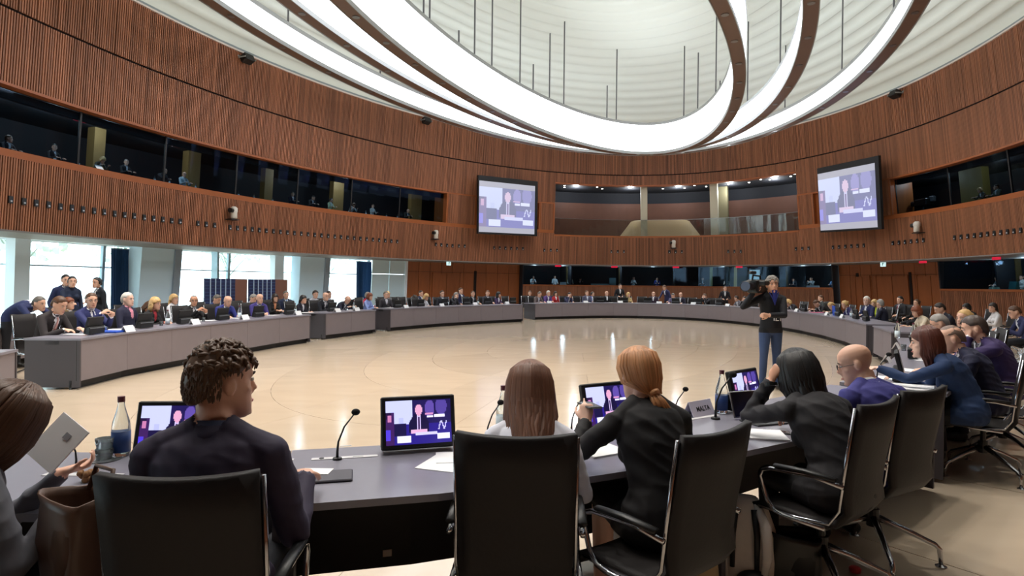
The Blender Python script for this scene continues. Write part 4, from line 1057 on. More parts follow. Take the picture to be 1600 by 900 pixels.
def glasses_mesh():
    mb = MB()
    for s in (-1, 1):
        mb.tube([(s * .032 + .021 * cos(2 * pi * i / 16), .103, .006 + .016 * sin(2 * pi * i / 16)) for i in range(16)], .0016, 0, 6, loop=True)
        mb.tube([(s * .054, .103, .01), (s * .072, .06, .01), (s * .081, -.01, .006), (s * .079, -.03, -.012)], .0017, 0, 6)
    mb.tube([(-.011, .104, .01), (.011, .104, .01)], .0016, 0, 6); return mb.mesh('glasses', [mat('glasses frame', (20, 20, 22), .3)], True)
GLASSES = glasses_mesh()
def setmats(o, cols):
    for i, m in cols.items():
        if i < len(o.material_slots): o.material_slots[i].link = 'OBJECT'; o.material_slots[i].material = m
def cmat(c, rough=.8, kind='cloth'):
    k_ = '%s %d %d %d' % ((kind,) + tuple(c)); new = k_ not in _m
    m_ = mat('%s %d %d %d' % ((kind,) + tuple(c)), c, rough, noise=.10 if kind == 'cloth' else .16, nsc=14 if kind == 'cloth' else 30, bump=.08 if kind == 'cloth' else .25, stretch=None if kind == 'cloth' else (1, 1, .3))
    if new and kind == 'hair': island_var(m_, .20)
    return m_
SK = {'l': (226, 176, 150), 'p': (236, 192, 170), 'm': (204, 148, 118), 'd': (168, 116, 88)}
HAIRC = {'black': (24, 20, 20), 'dark': (44, 32, 26), 'brown': (84, 56, 38), 'auburn': (120, 62, 36), 'blond': (206, 168, 112), 'grey': (140, 134, 128), 'white': (214, 208, 200), 'salt': (100, 94, 88), 'ginger': (150, 92, 52)}
def headpx(o, B):
    sc = o.scale.x; h = B['HM'].translation * sc; a = o.rotation_euler.z; return proj(V((o.location.x + h.x * cos(a) - h.y * sin(a), o.location.y + h.x * sin(a) + h.y * cos(a), o.location.z + h.z)))
def person(B, loc, rz, label, top=(30, 34, 56), trs=(26, 28, 36), shirt=(232, 232, 238), skin='l', hair='brown', style='short', tie=None, glasses=False, sc=1.0, group=None, seed=0, hairmesh=None, face=True, lips=True):
    o = link('person', B['me'], None, loc, rz); o.scale = (sc, sc, sc); tag(o, label, 'person', group)
    sm = mat('skin ' + skin, SK[skin], .5, noise=.04, nsc=14)
    setmats(o, {0: sm, 1: cmat(top), 2: cmat(trs), 3: cmat(shirt), 4: DEF[4]})
    HM = B['HM']
    if B.get('neckline') == 'v':
        for nm, me_, mi in collars(B):
            e = link(nm, me_, o); setmats(e, {0: cmat(top if mi == 1 else shirt)})
    if hairmesh is not None or style is not None:
        h = link('hair', hairmesh or hair_of(style, seed), o); h.matrix_local = HM; setmats(h, {0: cmat(HAIRC[hair], .5, 'hair')})
    if face:
        e = link('eyes', EYES, o); e.matrix_local = HM
        e = link('eyebrows', BROWS, o); e.matrix_local = HM
        if lips: e = link('lips', LIPS, o); e.matrix_local = HM
    if glasses: e = link('glasses', GLASSES, o); e.matrix_local = HM
    if tie:
        k = 'tie%d' % id(B)
        if k not in _tie:
            mb = MB(); sp, fw, X = B['sp'], B['fwd'], B['X']
            mb.tube([sp(.985) + fw * .080, sp(.94) + fw * .105, sp(.82) + fw * .128, sp(.62) + fw * .134], [.015, .011, .019, .026], 0, 8, rad2=[.008, .005, .005, .004], xax=X, step=.03); _tie[k] = mb.mesh('tie', [DEF[1]], True)
        e = link('tie', _tie[k], o); setmats(e, {0: cmat(tie, .5)})
    return o
_tie = {}
BP = {}
def body(key, **kw):
    if key not in BP: BP[key] = make_body(key, **kw)
    return BP[key]
TBL = .775   # height at which wrists rest on the table
PB = dict(
    typing=dict(lean=.28, rh=(.13, .48, TBL), lh=(-.13, .48, TBL), hp=-.38, hunch=.25),
    clasp=dict(lean=.22, rh=(.07, .44, TBL + .01), lh=(-.07, .43, TBL + .01), rhd=(-.8, .6, 0), lhd=(.8, .6, 0), hp=-.1),
    look_l=dict(lean=.14, rh=(.12, .42, TBL), lh=(-.16, .40, TBL), hy=.6, hp=-.05),
    look_r=dict(lean=.14, rh=(.16, .42, TBL), lh=(-.12, .40, TBL), hy=-.6, hp=-.05),
    chin=dict(lean=.34, rh=(.10, .34, 1.02), lh=(-.10, .45, TBL), rhd=(-.35, .1, .9), rhp=(-.6, -.8, 0), rhint=(.4, .5, -1), hp=-.15, hunch=.2, hy=.2),
    face=dict(lean=.32, rh=(.06, .36, 1.06), lh=(-.06, .36, 1.06), rhd=(-.2, -.1, .9), lhd=(.2, -.1, .9), rhp=(0, -1, 0), lhp=(0, -1, 0), rhint=(.5, .6, -1), lhint=(-.5, .6, -1), hp=-.25, hunch=.2),
    read=dict(lean=.45, rh=(.15, .50, TBL + .05), lh=(-.15, .50, TBL + .05), rhd=(-.4, .8, .3), lhd=(.4, .8, .3), hp=-.75, hunch=.4),
    back=dict(lean=-.06, rh=(.16, .30, .68), lh=(-.16, .30, .68), hp=.0),
    gest=dict(lean=.12, rh=(.12, .45, .98), lh=(-.06, .45, .92), rhd=(-.6, .5, .5), lhd=(.5, .7, .2), rhp=(-.5, -.2, -.5), lhp=(0, 0, 1), hy=-.45, hp=-.05, curl=.7),
)
def crowd(pose, fem=False):
    k = pose + ('_f' if fem else '_m')
    if k not in BP:
        kw = dict(PB[pose]); kw.update(fem=fem, vox=.0135)
        if fem: kw['w'] = .95
        BP[k] = make_body(k, **kw)
    return BP[k]
def stander(k, **kw):
    return body('stand_' + k, stand=True, vox=.014, **kw)
# ================================================================ THE CROWD
def spot_(px, off, far=True):
    t = seat_t(px, off, far); p, n = ell(tab_par(0), t, off); return p, atan2(-n.y, -n.x) - pi / 2, n
def aim(px, off, far, B, adj, sc):     # shift the seat along the ring until the head lands at px
    q = px
    for _ in range(3):
        p, rz, n = spot_(q, off, far); a = rz + adj; h = B['HM'].translation * sc
        x, _y = proj(V((p.x + h.x * cos(a) - h.y * sin(a), p.y + h.x * sin(a) + h.y * cos(a), h.z))); q += (px - x)
    return spot_(q, off, far)
def chl(l):
    w = l.split(',')[0].split(); return 'dark chair under the ' + ' '.join(w[:12])
CHG = {'L': 'chairs along the left tables', 'F': 'chairs along the far table', 'R': 'chairs along the right side'}
def sit(px, off, pose, fem, label, top, hair='brown', style='short', adj=0.0, chair=True, far=True, side='L', dz=0.0, **kw):
    random.seed(int(px)); sc = kw.pop('sc', (.96 if fem else 1.0) * (1 + random.uniform(-.015, .015)))
    p, rz, n = aim(px, off, far, crowd(pose, fem), adj, sc)
    o = person(crowd(pose, fem), p + V((0, 0, dz)), rz + adj, label, top, hair=hair, style=style, sc=sc, seed=int(px), lips=px < 420 or px > 1380, **kw)
    if chair:
        dup(CHAIR, p + n * .04, rz + adj * .5, chl(label), CHG[side])
    return o
NAVY, BLK, CHAR, BLUE, VIO, GREY, WH = (28, 36, 72), (22, 22, 26), (52, 50, 56), (44, 60, 130), (62, 54, 112), (120, 120, 130), (226, 226, 232)
# ---- left side, front row
sit(93, 1.12, 'typing', 0, 'man in charcoal suit and pale pink tie typing, first at the left table', (48, 42, 44), 'brown', 'short', tie=(214, 160, 150), adj=-.15, sc=1.06)
sit(143, 1.15, 'gest', 0, 'man in navy suit with both hands raised, second at the left table', (38, 44, 96), 'brown', 'short', tie=(30, 40, 100), glasses=True, adj=-.2, sc=1.05)
sit(200, 1.12, 'back', 0, 'white-haired man in dark navy suit with a pink shirt, at the left table', (34, 34, 60), 'white', 'short', shirt=(230, 150, 170), skin='p', sc=1.04)
sit(243, 1.12, 'clasp', 1, 'blonde woman in black jacket over a red top, at the left table', BLK, 'blond', 'wavy', shirt=(180, 50, 60))
sit(303, 1.12, 'gest', 0, 'grey-haired man in black suit gesturing with dark glasses on, at the left table', BLK, 'grey', 'crop', glasses=True, tie=(40, 44, 60), skin='m', adj=-.35)
sit(356, 1.12, 'typing', 0, 'balding man in bright blue suit with papers, at the left table', (48, 56, 132), 'grey', 'bald', adj=-.4)
sit(406, 1.12, 'clasp', 0, 'balding grey man in violet-blue suit and light tie, at the left table', (66, 56, 130), 'grey', 'bald', tie=(150, 190, 210), adj=-.5)
sit(474, 1.12, 'clasp', 1, 'woman with long black hair in dark blazer, last at the long left table', (28, 26, 40), 'black', 'long')
sit(509, 1.12, 'clasp', 0, 'bald man in black suit and dark tie, at the short two-panel table', (26, 28, 38), 'brown', None, tie=(30, 30, 44), adj=-.3)
sit(543, 1.12, 'read', 0, 'bald man in dark suit bent over his papers, at the short table', (34, 36, 56), 'grey', 'bald')
sit(578, 1.12, 'clasp', 1, 'brown-haired woman in light blue top, at the right end of the short table', (150, 168, 226), 'auburn', 'bob', shirt=(150, 168, 226))
sit(603, 1.12, 'back', 0, 'grey-haired man in charcoal suit and pale tie sitting upright, before the white partition', (56, 52, 58), 'salt', 'short', tie=(190, 180, 196), adj=-.5)
sit(666, 1.12, 'typing', 1, 'blonde woman in white top, before the left wooden doors', WH, 'blond', 'wavy', shirt=WH)
sit(691, 1.12, 'back', 0, 'dark-haired man in black suit behind a monitor, before the left wooden doors', (34, 36, 46), 'dark', 'short', tie=(120, 130, 150), adj=-.4, glasses=True)
sit(713, 1.15, 'chin', 0, 'grey-haired man in dark suit with a hand at his chin, before the left doors', (40, 38, 46), 'grey', 'short')
sit(739, 1.12, 'look_r', 0, 'man in black suit turned sideways, in front of the dark wall slot', (28, 28, 34), 'brown', 'short', tie=(40, 40, 60))
sit(762, 1.12, 'look_r', 0, 'man in charcoal suit leaning towards his dark-haired neighbour', (52, 50, 62), 'brown', 'short', adj=-.3)
sit(779, 1.14, 'look_l', 1, 'woman with curly dark hair in patterned violet top turned to the man beside her', (70, 52, 92), 'black', 'wavy')
# ---- left side, second row
SR = 2.45
sit(108, SR + .2, 'back', 1, 'woman in mustard brown top sitting behind the first two men on the left', (120, 96, 60), 'auburn', 'long', adj=.1)
sit(233, SR, 'read', 1, 'woman with curly brown hair bent down behind the blonde woman in red and black', (40, 40, 48), 'brown', 'wavy')
sit(272, SR, 'back', 1, 'blonde woman in white blouse in the second row in front of the grey pier', WH, 'blond', 'long', shirt=WH)
sit(339, SR, 'typing', 0, 'man in mid-blue suit in the second row before the first dotted panel', (40, 62, 110), 'salt', 'short')
sit(396, SR, 'typing', 0, 'grey-haired man in pale shirt in the second row before the second dotted panel', (160, 164, 180), 'grey', 'short')
sit(430, SR, 'clasp', 1, 'woman in black jacket over orange top in the second row', (24, 24, 28), 'dark', 'bob', shirt=(220, 150, 110), adj=-.4)
sit(447, SR + .3, 'back', 0, 'man in navy suit with sky-blue tie sitting before the brown panel', (32, 40, 70), 'salt', 'short', tie=(80, 140, 200), adj=-.6)
sit(493, SR, 'look_r', 0, 'dark-haired man in pale grey jacket in the second row before the pale blue pier', (176, 176, 188), 'dark', 'curly')
sit(514, SR, 'back', 0, 'dark-haired man mostly hidden behind the bald man in black, second row', (200, 200, 210), 'dark', 'short')
sit(575, SR, 'look_l', 1, 'grey-haired woman in red top in the second row by the narrow curtain', (196, 50, 76), 'grey', 'bob')
sit(606, SR, 'back', 1, 'woman with light brown hair just behind the man in charcoal suit', (60, 56, 70), 'blond', 'wavy')
sit(648, SR - .4, 'read', 1, 'woman in bright red jacket leaning over, by the white partition edge', (220, 56, 50), 'dark', 'bun')
sit(658, SR, 'back', 0, 'dark-haired man in navy suit directly behind the woman in bright red', NAVY, 'dark', 'short')
sit(720, SR - .2, 'back', 0, 'man in dark blue suit rising above his neighbours before the double doors', (36, 38, 74), 'brown', 'short', sc=1.08)
# ---- standing group by the left windows
def standp(px, off, key, label, top, yaw, hair='dark', style='short', kw=None, sc=1.0, far=True, **k2):
    B = stander(key, **(kw or {})); p, rz, n = aim(px, off, far, B, yaw, sc); return person(B, p, rz + yaw, label, top, hair=hair, style=style, sc=sc, **k2)
standp(62, 2.6, 'bend', 'man in navy suit bending far forward over the desk behind the first row', (30, 40, 84), -.1, 'salt', 'short', dict(lean=1.2, rh=(.14, .85, .88), lh=(-.14, .87, .88), hp=-.1), sc=1.0)
standp(103, 4.0, 'plainm', 'dark-haired man in dark blue standing half hidden behind the woman in navy, at the windows', (34, 44, 84), -.5, 'black', 'short', dict(), sc=1.0)
standp(113, 3.6, 'talkf', 'woman in navy dress with gathered black hair standing with one hand out, by the windows', (26, 38, 64), -.45, 'black', 'bun', dict(fem=True, rh=(.12, .42, 1.12), hy=-.2, neckline='none'), sc=.98)
standp(151, 3.4, 'badge', 'woman in black suit with a white badge standing before the blue curtain', (22, 26, 36), -1.9, 'black', 'bun', dict(fem=True, hy=.3, rh=(.05, .30, 1.12)), sc=.97)
# ---- far table, front row
F = dict(side='F')
far_list = [
 (843, 'typing', 0, 'man in greyish brown suit with papers at the left end of the far table', (110, 96, 96), 'salt', 'short', {}),
 (857, 'clasp', 0, 'white-haired man in violet jacket near the left end of the far table', (92, 66, 130), 'white', 'short', {}),
 (890, 'chin', 0, 'man in slate blue suit with a hand to his mouth at the far table', (48, 50, 84), 'dark', 'short', {}),
 (917, 'back', 0, 'man in grey suit and light tie behind a white name plate at the far table', (90, 90, 112), 'brown', 'short', dict(tie=(180, 190, 210))),
 (948, 'back', 0, 'balding man in black suit and white shirt alone between two monitors at the far table', (22, 22, 26), 'dark', 'bald', {}),
 (982, 'look_l', 1, 'blonde woman in tan jacket at the far table beside the standing man in black', (196, 170, 120), 'blond', 'bob', dict(shirt=(196, 170, 120))),
 (1021, 'back', 0, 'balding man in dark plum suit at the far table left of the standing navy man', (50, 32, 52), 'salt', 'bald', {}),
 (1051.5, 'typing', 0, 'grey-haired man in light grey-violet jacket at the far table', (112, 106, 140), 'salt', 'short', {}),
 (1063.5, 'look_l', 0, 'balding man in dark suit right beside the grey-violet jacket at the far table', (38, 36, 56), 'dark', 'bald', {}),
 (1101, 'face', 0, 'man in black suit holding both hands to his face at the far table', (26, 26, 36), 'brown', 'short', {}),
 (1150.5, 'typing', 1, 'woman in grey top with bowed head at the far table left of the cameraman', (120, 116, 124), 'dark', 'bun', {}),
 (1163.5, 'chin', 1, 'woman in black top resting her chin beside the cameraman, far table', (24, 24, 28), 'dark', 'short', {}),
 (1232, 'read', 1, 'blonde woman bending down just right of the cameraman at the far table', (40, 36, 44), 'blond', 'bob', {}),
 (1276, 'read', 0, 'man in black suit leaning over pink papers on the right of the far table', (24, 22, 28), 'brown', 'short', {}),
 (1299, 'read', 1, 'fair-haired woman in dark green jacket with bowed head beside the blue folder', (30, 44, 44), 'blond', 'short', {}),
 (1320, 'typing', 1, 'blonde woman in navy jacket over a pale top reading, right part of the far table', (44, 42, 92), 'blond', 'bun', {}),
]
for px, pose, fem, lab, top, hair, st, kw in far_list: sit(px, 1.12, pose, fem, lab, top, hair, st, side='F', **kw)
sit(868, SR, 'back', 1, 'dark-haired woman in red sitting behind the far table', (180, 34, 44), 'dark', 'bob', side='F')
sit(926, SR - .4, 'look_l', 1, 'woman in royal blue dress just right of the man in grey, far side', (52, 64, 150), 'dark', 'bun', side='F')
sit(828, SR - .2, 'look_r', 0, 'man in black turned sideways in the gap before the far table', (34, 30, 34), 'brown', 'short', side='F')
sit(1282, SR, 'back', 0, 'man in grey suit in the second row behind the pink papers', (62, 66, 66), 'brown', 'short', side='F')
standp(969, 2.0, 'plain2', 'man in black suit and white shirt standing behind the far table', (24, 22, 28), .1, 'black', 'short', dict(hy=.2, rh=(.1, .22, 1.05), lh=(-.1, .22, 1.05)), sc=.98)
standp(1038, 2.0, 'leanl', 'man in navy suit standing and leaning down to his neighbour, far table', (40, 42, 84), -.5, 'brown', 'short', dict(lean=.35, rh=(.15, .55, .9), hp=-.3), sc=.98)
standp(1133, 2.1, 'plain2', 'man in dark clothes standing behind the far table left of the cameraman', (30, 28, 36), .7, 'brown', 'short', sc=.95)
# ---- right side
sit(1354, 1.12, 'look_l', 0, 'white-haired man in navy suit, last at the far curved table', (36, 40, 84), 'white', 'short', skin='p', side='R', adj=.3, sc=1.04)
sit(1366, 1.5, 'look_l', 1, 'woman in lime yellow top beside the white-haired man', (206, 220, 60), 'blond', 'bob', side='R', shirt=(206, 220, 60), adj=.2)
sit(1375, 1.15, 'look_r', 0, 'grey-haired man in dark navy suit turned away, right of the lime yellow top', (28, 30, 52), 'grey', 'short', side='R', adj=-.6)
sit(1406, SR + 1.0, 'back', 0, 'bearded dark-haired man in black suit sitting before the right wooden doors', (30, 30, 36), 'black', 'short', side='R', tie=(120, 40, 60), adj=.3)
sit(1432, SR + .8, 'back', 1, 'brown-haired woman in black sitting in the back row by the door frame', (36, 34, 38), 'brown', 'bun', side='R', adj=.3)
sit(1432, 1.15, 'typing', 1, 'woman with red-brown hair in cream jacket leaning over the right table', (220, 204, 180), 'auburn', 'bob', side='R', shirt=(220, 204, 180), adj=.2)
sit(1468, 1.6, 'typing', 0, 'dark-haired man in navy suit reading behind the cream jacket, right side', (28, 30, 44), 'dark', 'short', side='R', adj=.2, sc=1.02)
sit(1510, SR + 1.2, 'chin', 1, 'woman with black hair holding a hand to her head in the right back row', (26, 24, 28), 'black', 'bob', side='R')
sit(1551, SR + .9, 'look_l', 1, 'woman with long dark hair in white top in the right back row', (226, 220, 220), 'dark', 'long', side='R', shirt=(226, 220, 220))
sit(1585, SR + .3, 'typing', 0, 'brown-haired man in navy suit reading at the right edge of the back row', (40, 44, 84), 'brown', 'short', side='R')
def free(px, Y, pose, fem, label, top, face, hair, style, chair=True, sc=1.0, z=0, **kw):
    x = (px - 800) / FPX * Y; rz = atan2(face[1], face[0]) - pi / 2
    o = person(crowd(pose, fem), (x, Y, z), rz, label, top, hair=hair, style=style, sc=sc, **kw)
    if chair: dup(CHAIR, (x - face[0] * .04, Y - face[1] * .04, 0), rz, chl(label), CHG['R'])
    return o
free(1506, 8.0, 'typing', 0, 'grey-haired man in dark suit behind the balding man in navy, right side', (40, 40, 50), (-.85, .5), 'grey', 'short', glasses=True)
free(1524, 8.7, 'look_l', 1, 'blonde woman with gathered hair behind the grey-haired man, right side', (60, 54, 70), (-.9, .4), 'blond', 'bun')
free(1563, 7.4, 'chin', 1, 'dark-haired woman half hidden behind the man in violet suit', (70, 66, 72), (-.85, .5), 'dark', 'wavy')
# ---- interpreters in the booths
def booth(px, py, pose, fem, label, top, hair='dark', style='short', off=GF + .45, zs=1.25, group='interpreters in the glass booths'):
    t = gw(px, 2.4, off); p, n = wpt(t, 0, off); p.z = 0
    zh = H + (proj((p.x, p.y, H))[1] - py) * p.y / FPX; base = min(max(zh - 1.27, 1.05), 1.6)
    p.z = base; person(crowd(pose, fem), p, atan2(-n.y, -n.x) - pi / 2, label, top, hair=hair, style=style, group=group, lips=False)
for a in ((832, 433, 'typing', 0, 'man in white shirt in the leftmost far booth', (214, 226, 230)), (867, 434, 'back', 0, 'man in white shirt in the second far booth, left of a man in grey', (206, 220, 226)), (891, 433, 'back', 0, 'man in greenish grey shirt in the second far booth', (140, 160, 160)),
          (905, 441, 'read', 1, 'woman in black with bowed head at the right end of the second far booth', (34, 36, 40)), (989, 438, 'look_l', 1, 'woman in white leaning at the desk of a middle far booth', (210, 224, 226)), (1026, 437, 'typing', 0, 'person in blue lit by a screen in a middle far booth', (40, 56, 140)),
          (1097, 443, 'look_r', 0, 'person in dark top in the far booth left of the pale post', (46, 50, 60)), (1134, 434, 'look_l', 1, 'woman in white shirt visible above the man standing left of the cameraman', (216, 222, 222)), (1239, 437, 'typing', 0, 'man in dark top in the far booth right of the cameraman', (40, 44, 54)),
          (1266, 438, 'gest', 0, 'man in black and white leaning over papers in the right far booth', (150, 160, 164)), (1300, 440, 'look_l', 0, 'man in light blue shirt at the right end of the far booths', (120, 156, 200)),
          (1557, 438, 'typing', 0, 'man in pale shirt at a blue-lit desk in the right booth', (170, 190, 196)), (1588, 440, 'back', 1, 'woman in white top at the right edge booth', (206, 214, 214))):
    booth(*a[:2], *a[2:4], a[4], a[5])
def thing_at_booth(px, py, w, h, c, label, cat):
    t = gw(px, 1.7, GF - .3); p, n = wpt(t, 1.6, GF - .3); mb = MB(); mb.hexa([(-w / 2, -.1, 0), (w / 2, -.1, 0), (w / 2, .12, 0), (-w / 2, .12, 0)], [(-w / 2, -.05, h), (w / 2, -.05, h), (w / 2, .06, h), (-w / 2, .06, h)])
    tag(mb.build(cat.replace(' ', '_'), mat('booth %s' % label[:20], c, .5), None, loc=p, rz=atan2(n.y, n.x) - pi / 2), label, cat)
thing_at_booth(957, 440, .55, .62, (150, 180, 176), 'pale greenish reading stand on the sill of the middle far booth', 'stand')
thing_at_booth(938, 448, 1.6, .12, (150, 176, 172), 'long pale sheaf of papers on the booth sill left of the standing man', 'papers')
thing_at_booth(880, 448, .5, .22, (190, 210, 210), 'white card on the sill between the two interpreters in shirts', 'card')
thing_at_booth(1270, 452, .9, .14, (210, 216, 216), 'white papers hanging over the sill of the right far booth', 'papers')
thing_at_booth(1553, 461, .5, .12, (120, 160, 150), 'pale green folder on the sill of the right booth', 'folder')
thing_at_booth(1584, 459, .45, .4, (70, 150, 150), 'teal box on the sill at the right edge booth', 'box')
# ---- people and bottles in the upper galleries
def gallery(px, py, pose, fem, label, top, hair='dark', style='short', off=1.05, adj=0.0, **kw):
    t = wt(px, 6.3, off); p, n = wpt(t, 6.3, off)
    zh = H + (proj((p.x, p.y, H))[1] - py) * p.y / FPX; p.z = min(max(zh - 1.24, 4.96), 5.35)
    person(crowd(pose, fem), p, atan2(-n.y, -n.x) - pi / 2 + adj, label, top, hair=hair, style=style, lips=False, **kw)
for a in ((9, 214, 'look_l', 0, 'man at the very left end of the left gallery, above the corner', (44, 44, 52), 'brown', 'short'), (81, 228, 'look_r', 0, 'dark-haired man in black looking sideways in the left gallery, left of the first bottle', (26, 28, 34), 'black', 'short'),
          (149, 243, 'read', 1, 'fair-haired woman bent over a pale sheet in the left gallery', (90, 84, 70), 'blond', 'bob'), (194, 249, 'look_r', 0, 'grey-haired man in black leaning on the rail of the left gallery', (22, 24, 30), 'grey', 'short'),
          (250, 262, 'chin', 0, 'bald man with a hand at his mouth in the left gallery', (60, 60, 66), 'brown', 'bald'), (285, 268, 'look_r', 0, 'bald man in light shirt beside the pale pier of the left gallery', (170, 190, 200), 'grey', 'bald'),
          (455, 299, 'look_r', 0, 'man in dark blue turned right in the middle of the left gallery', (30, 36, 60), 'black', 'short'), (485, 305, 'typing', 0, 'dark-haired man in black sweater in the left gallery', (34, 32, 38), 'black', 'short'),
          (515, 309, 'look_l', 1, 'woman in pale green blouse in the left gallery before the double pier', (190, 206, 170), 'dark', 'bun'), (547, 313, 'read', 1, 'woman in white and grey vest leaning on the rail of the left gallery', (190, 196, 200), 'brown', 'bob'),
          (581, 320, 'look_r', 1, 'woman in white shirt near the right end of the left gallery', (206, 210, 206), 'brown', 'short'), (634, 326, 'typing', 0, 'bald man in dark top, last in the left gallery', (38, 36, 34), 'grey', 'bald'),
          (1539, 293, 'typing', 1, 'fair-haired person in the right gallery beside the olive pier', (60, 66, 60), 'blond', 'bob'), (1561, 290, 'look_r', 0, 'person in grey-green shirt in the right gallery', (96, 110, 96), 'dark', 'short')):
    gallery(*a[:8])
def gbottle(px, l):
    p, n = wpt(wt(px, 5.9, .35), ZS, .35); dup(BOTW, p, random.random() * 6, l, 'bottles on the gallery rail')
for i, px in enumerate((86, 123, 242, 265, 306, 373, 397, 426, 572, 604, 621)):
    gbottle(px, 'water bottle on the left gallery rail, ' + ('first from the left', 'second from the left', 'beside the bald man touching his mouth', 'left of the bald man in light shirt', 'right of the bald man in light shirt', 'left of three together', 'middle of three together', 'right of three together', 'left of the woman in white shirt', 'between the last two people', 'left of the last bald man')[i])
tv = wpt(wt(1440, 6, 1.0), 5.0, 1.0)
o = empty('studio_camera', tv[0], atan2(tv[1].y, tv[1].x) - pi / 2); tag(o, 'dark television camera on a pedestal behind the glass of the right gallery', 'camera')
mb = MB(); mb.rbox((0, 0, 1.45), (.9, .5, .4), .04); mb.tube([(-.45, 0, 1.45), (-.75, -.05, 1.45)], [.13, .16], n=12); mb.build('housing', M_BLACK, o)
mb = MB(); mb.tube([(0, 0, 1.25), (0, 0, .1)], .08, n=10); mb.lathe([(.001, 0), (.3, 0), (.3, .1), (.08, .14)], n=12); mb.build('pedestal', M_BLACK, o)
mb = MB(); mb.rbox((.5, .1, 1.6), (.3, .2, .3), .03); mb.build('viewfinder', mat('grey plastic', (110, 112, 120), .5), o)
sh = make_sheet(.3, .4)
p, n = wpt(wt(157, 5.9, .2), ZS + .05, .2); q = link('paper_sheet', sh, None, p, atan2(n.y, n.x) - pi / 2); q.rotation_euler.x = R(50); tag(q, 'pale sheet hanging over the left gallery rail in front of the fair-haired woman', 'paper', None)

# ================================================================ MONITORS, PLATES, BOTTLES ALONG THE RING
def ring_item(src, px, off, label, group, far=True, adj=0.0, z=TZ, sc=None):
    p, rz, n = spot_(px, off, far); p.z = z; o = dup(src, p, rz + adj, label, group)
    if sc: o.scale = (sc, sc, sc)
    return o
GM = 'black monitors along the ring'
PLACE = {143: 'in front of the man with raised hands', 222: 'in front of the white-haired man at the left table', 285: 'left of the man in dark glasses', 345: 'in front of the man in bright blue', 401: 'in front of the man in violet-blue', 450: 'left of the woman with long black hair', 517: 'in front of the bald man in black', 619: 'right of the man in charcoal before the white partition', 656: 'left of the blonde woman in white', 693: 'in front of the dark-haired man by the doors', 727: 'between the man at his chin and the man turned sideways', 760: 'in front of the leaning man in charcoal', 800: 'at the right end of the table before the doors',
         937: 'left of the lone balding man in black, far table', 975: 'in front of the standing man in black, far table', 1012: 'in front of the man in plum, far table', 1056: 'between the grey-violet jacket and his neighbour', 1092: 'left of the man with his hands at his face', 1125: 'before the man standing left of the cameraman', 1222: 'behind the cameraman at the right of the far table', 1258: 'left of the man with pink papers', 1312: 'left of the blonde woman in navy jacket', 1340: 'in front of the white-haired man on the right', 1356: 'right of the white-haired man on the right'}
for px, l in PLACE.items(): ring_item(MON, px, .32, 'black monitor seen from behind, ' + l, GM)
PL = {200: 'first on the left table, beside the white-haired man', 304: 'before the man in dark glasses', 382: 'before the man in bright blue', 465: 'at the right end of the long left table', 527: 'before the bald man in black', 557: 'at the right end of the short table', 634: 'left of the woman in bright red', 690: 'before the dark-haired man by the doors', 742: 'before the man turned sideways', 792: 'last on the table before the doors', 858: 'before the white-haired man in violet', 915: 'before the man in grey, far table', 969: 'before the standing man in black', 1030: 'before the man in plum', 1083.5: 'left of the man with his hands at his face', 1137: 'left of the cameraman', 1245: 'right of the cameraman', 1292: 'beside the blue folder', 1316: 'before the blonde woman in navy jacket'}
for px, l in PL.items(): ring_item(PLATE, px, .1, 'white folded name plate ' + l, 'white name plates along the ring', sc=1.15)
BT = {262: 'left of the man in dark glasses', 374: 'between the blue and the violet suit', 461: 'left of the woman with long black hair', 553: 'right of the bald man reading', 700: 'right of the dark-haired man by the doors', 747: 'near the man turned sideways', 803: 'at the end of the table before the doors', 1330: 'left of the white-haired man on the right'}
for px, l in BT.items(): ring_item(BOTW, px, .5, 'clear water bottle standing ' + l, 'water bottles along the ring')
TB = {165: 'right of the first monitor on the left table', 252: 'left of the man in dark glasses', 318: 'before the man in dark glasses', 540: 'before the bald man reading', 707: 'before the man at his chin', 1335: 'left of the white-haired man on the right'}
for px, l in TB.items(): ring_item(TUM, px, .42, 'clear tumbler ' + l, 'tumblers along the ring')
for px, l in ((120, 'under the hands of the man typing in charcoal'), (183, 'in front of the white-haired man at the left table'), (325, 'before the man in dark glasses'), (367, 'under the hands of the man in bright blue'), (425, 'before the man in violet-blue'), (480, 'under the hands of the woman with long black hair'), (545, 'under the hands of the bald man reading'), (610, 'before the man in charcoal suit'), (845, 'at the left end of the far table'), (920, 'before the man in grey at the far table'), (955, 'before the lone balding man in black'), (1045, 'under the standing navy man')):
    p, rz, n = spot_(px, .55); p.z = TZ; paper(p, rz, 'white papers ' + l, group='papers along the ring')
p, rz, n = spot_(1276, .5); p.z = TZ; q = paper(p, rz, 'pink papers under the man in black on the far table'); setmats(q, {0: mat('pink paper', (230, 120, 160), .8)}); q.scale = (1.4, 1.3, 4)
p, rz, n = spot_(1306, .35); p.z = TZ; mb = MB(); mb.hexa([(-.13, -.02, 0), (.13, -.02, 0), (.13, .05, 0), (-.13, .05, 0)], [(-.13, .06, .3), (.13, .06, .3), (.13, .075, .3), (-.13, .075, .3)]); tag(mb.build('folder', mat('blue folder', (30, 80, 190), .5), None, loc=p, rz=rz), 'bright blue folder propped up before the fair-haired woman', 'folder')
p, rz, n = spot_(118, .62); p.z = TZ; mb = MB(); mb.rbox((0, 0, .015), (.24, .32, .03), .006); tag(mb.build('folder', mat('blue folder', (30, 80, 190), .5), None, loc=p + V((.35, .3, 0)), rz=rz), 'blue folder lying between the first two men on the left', 'folder')
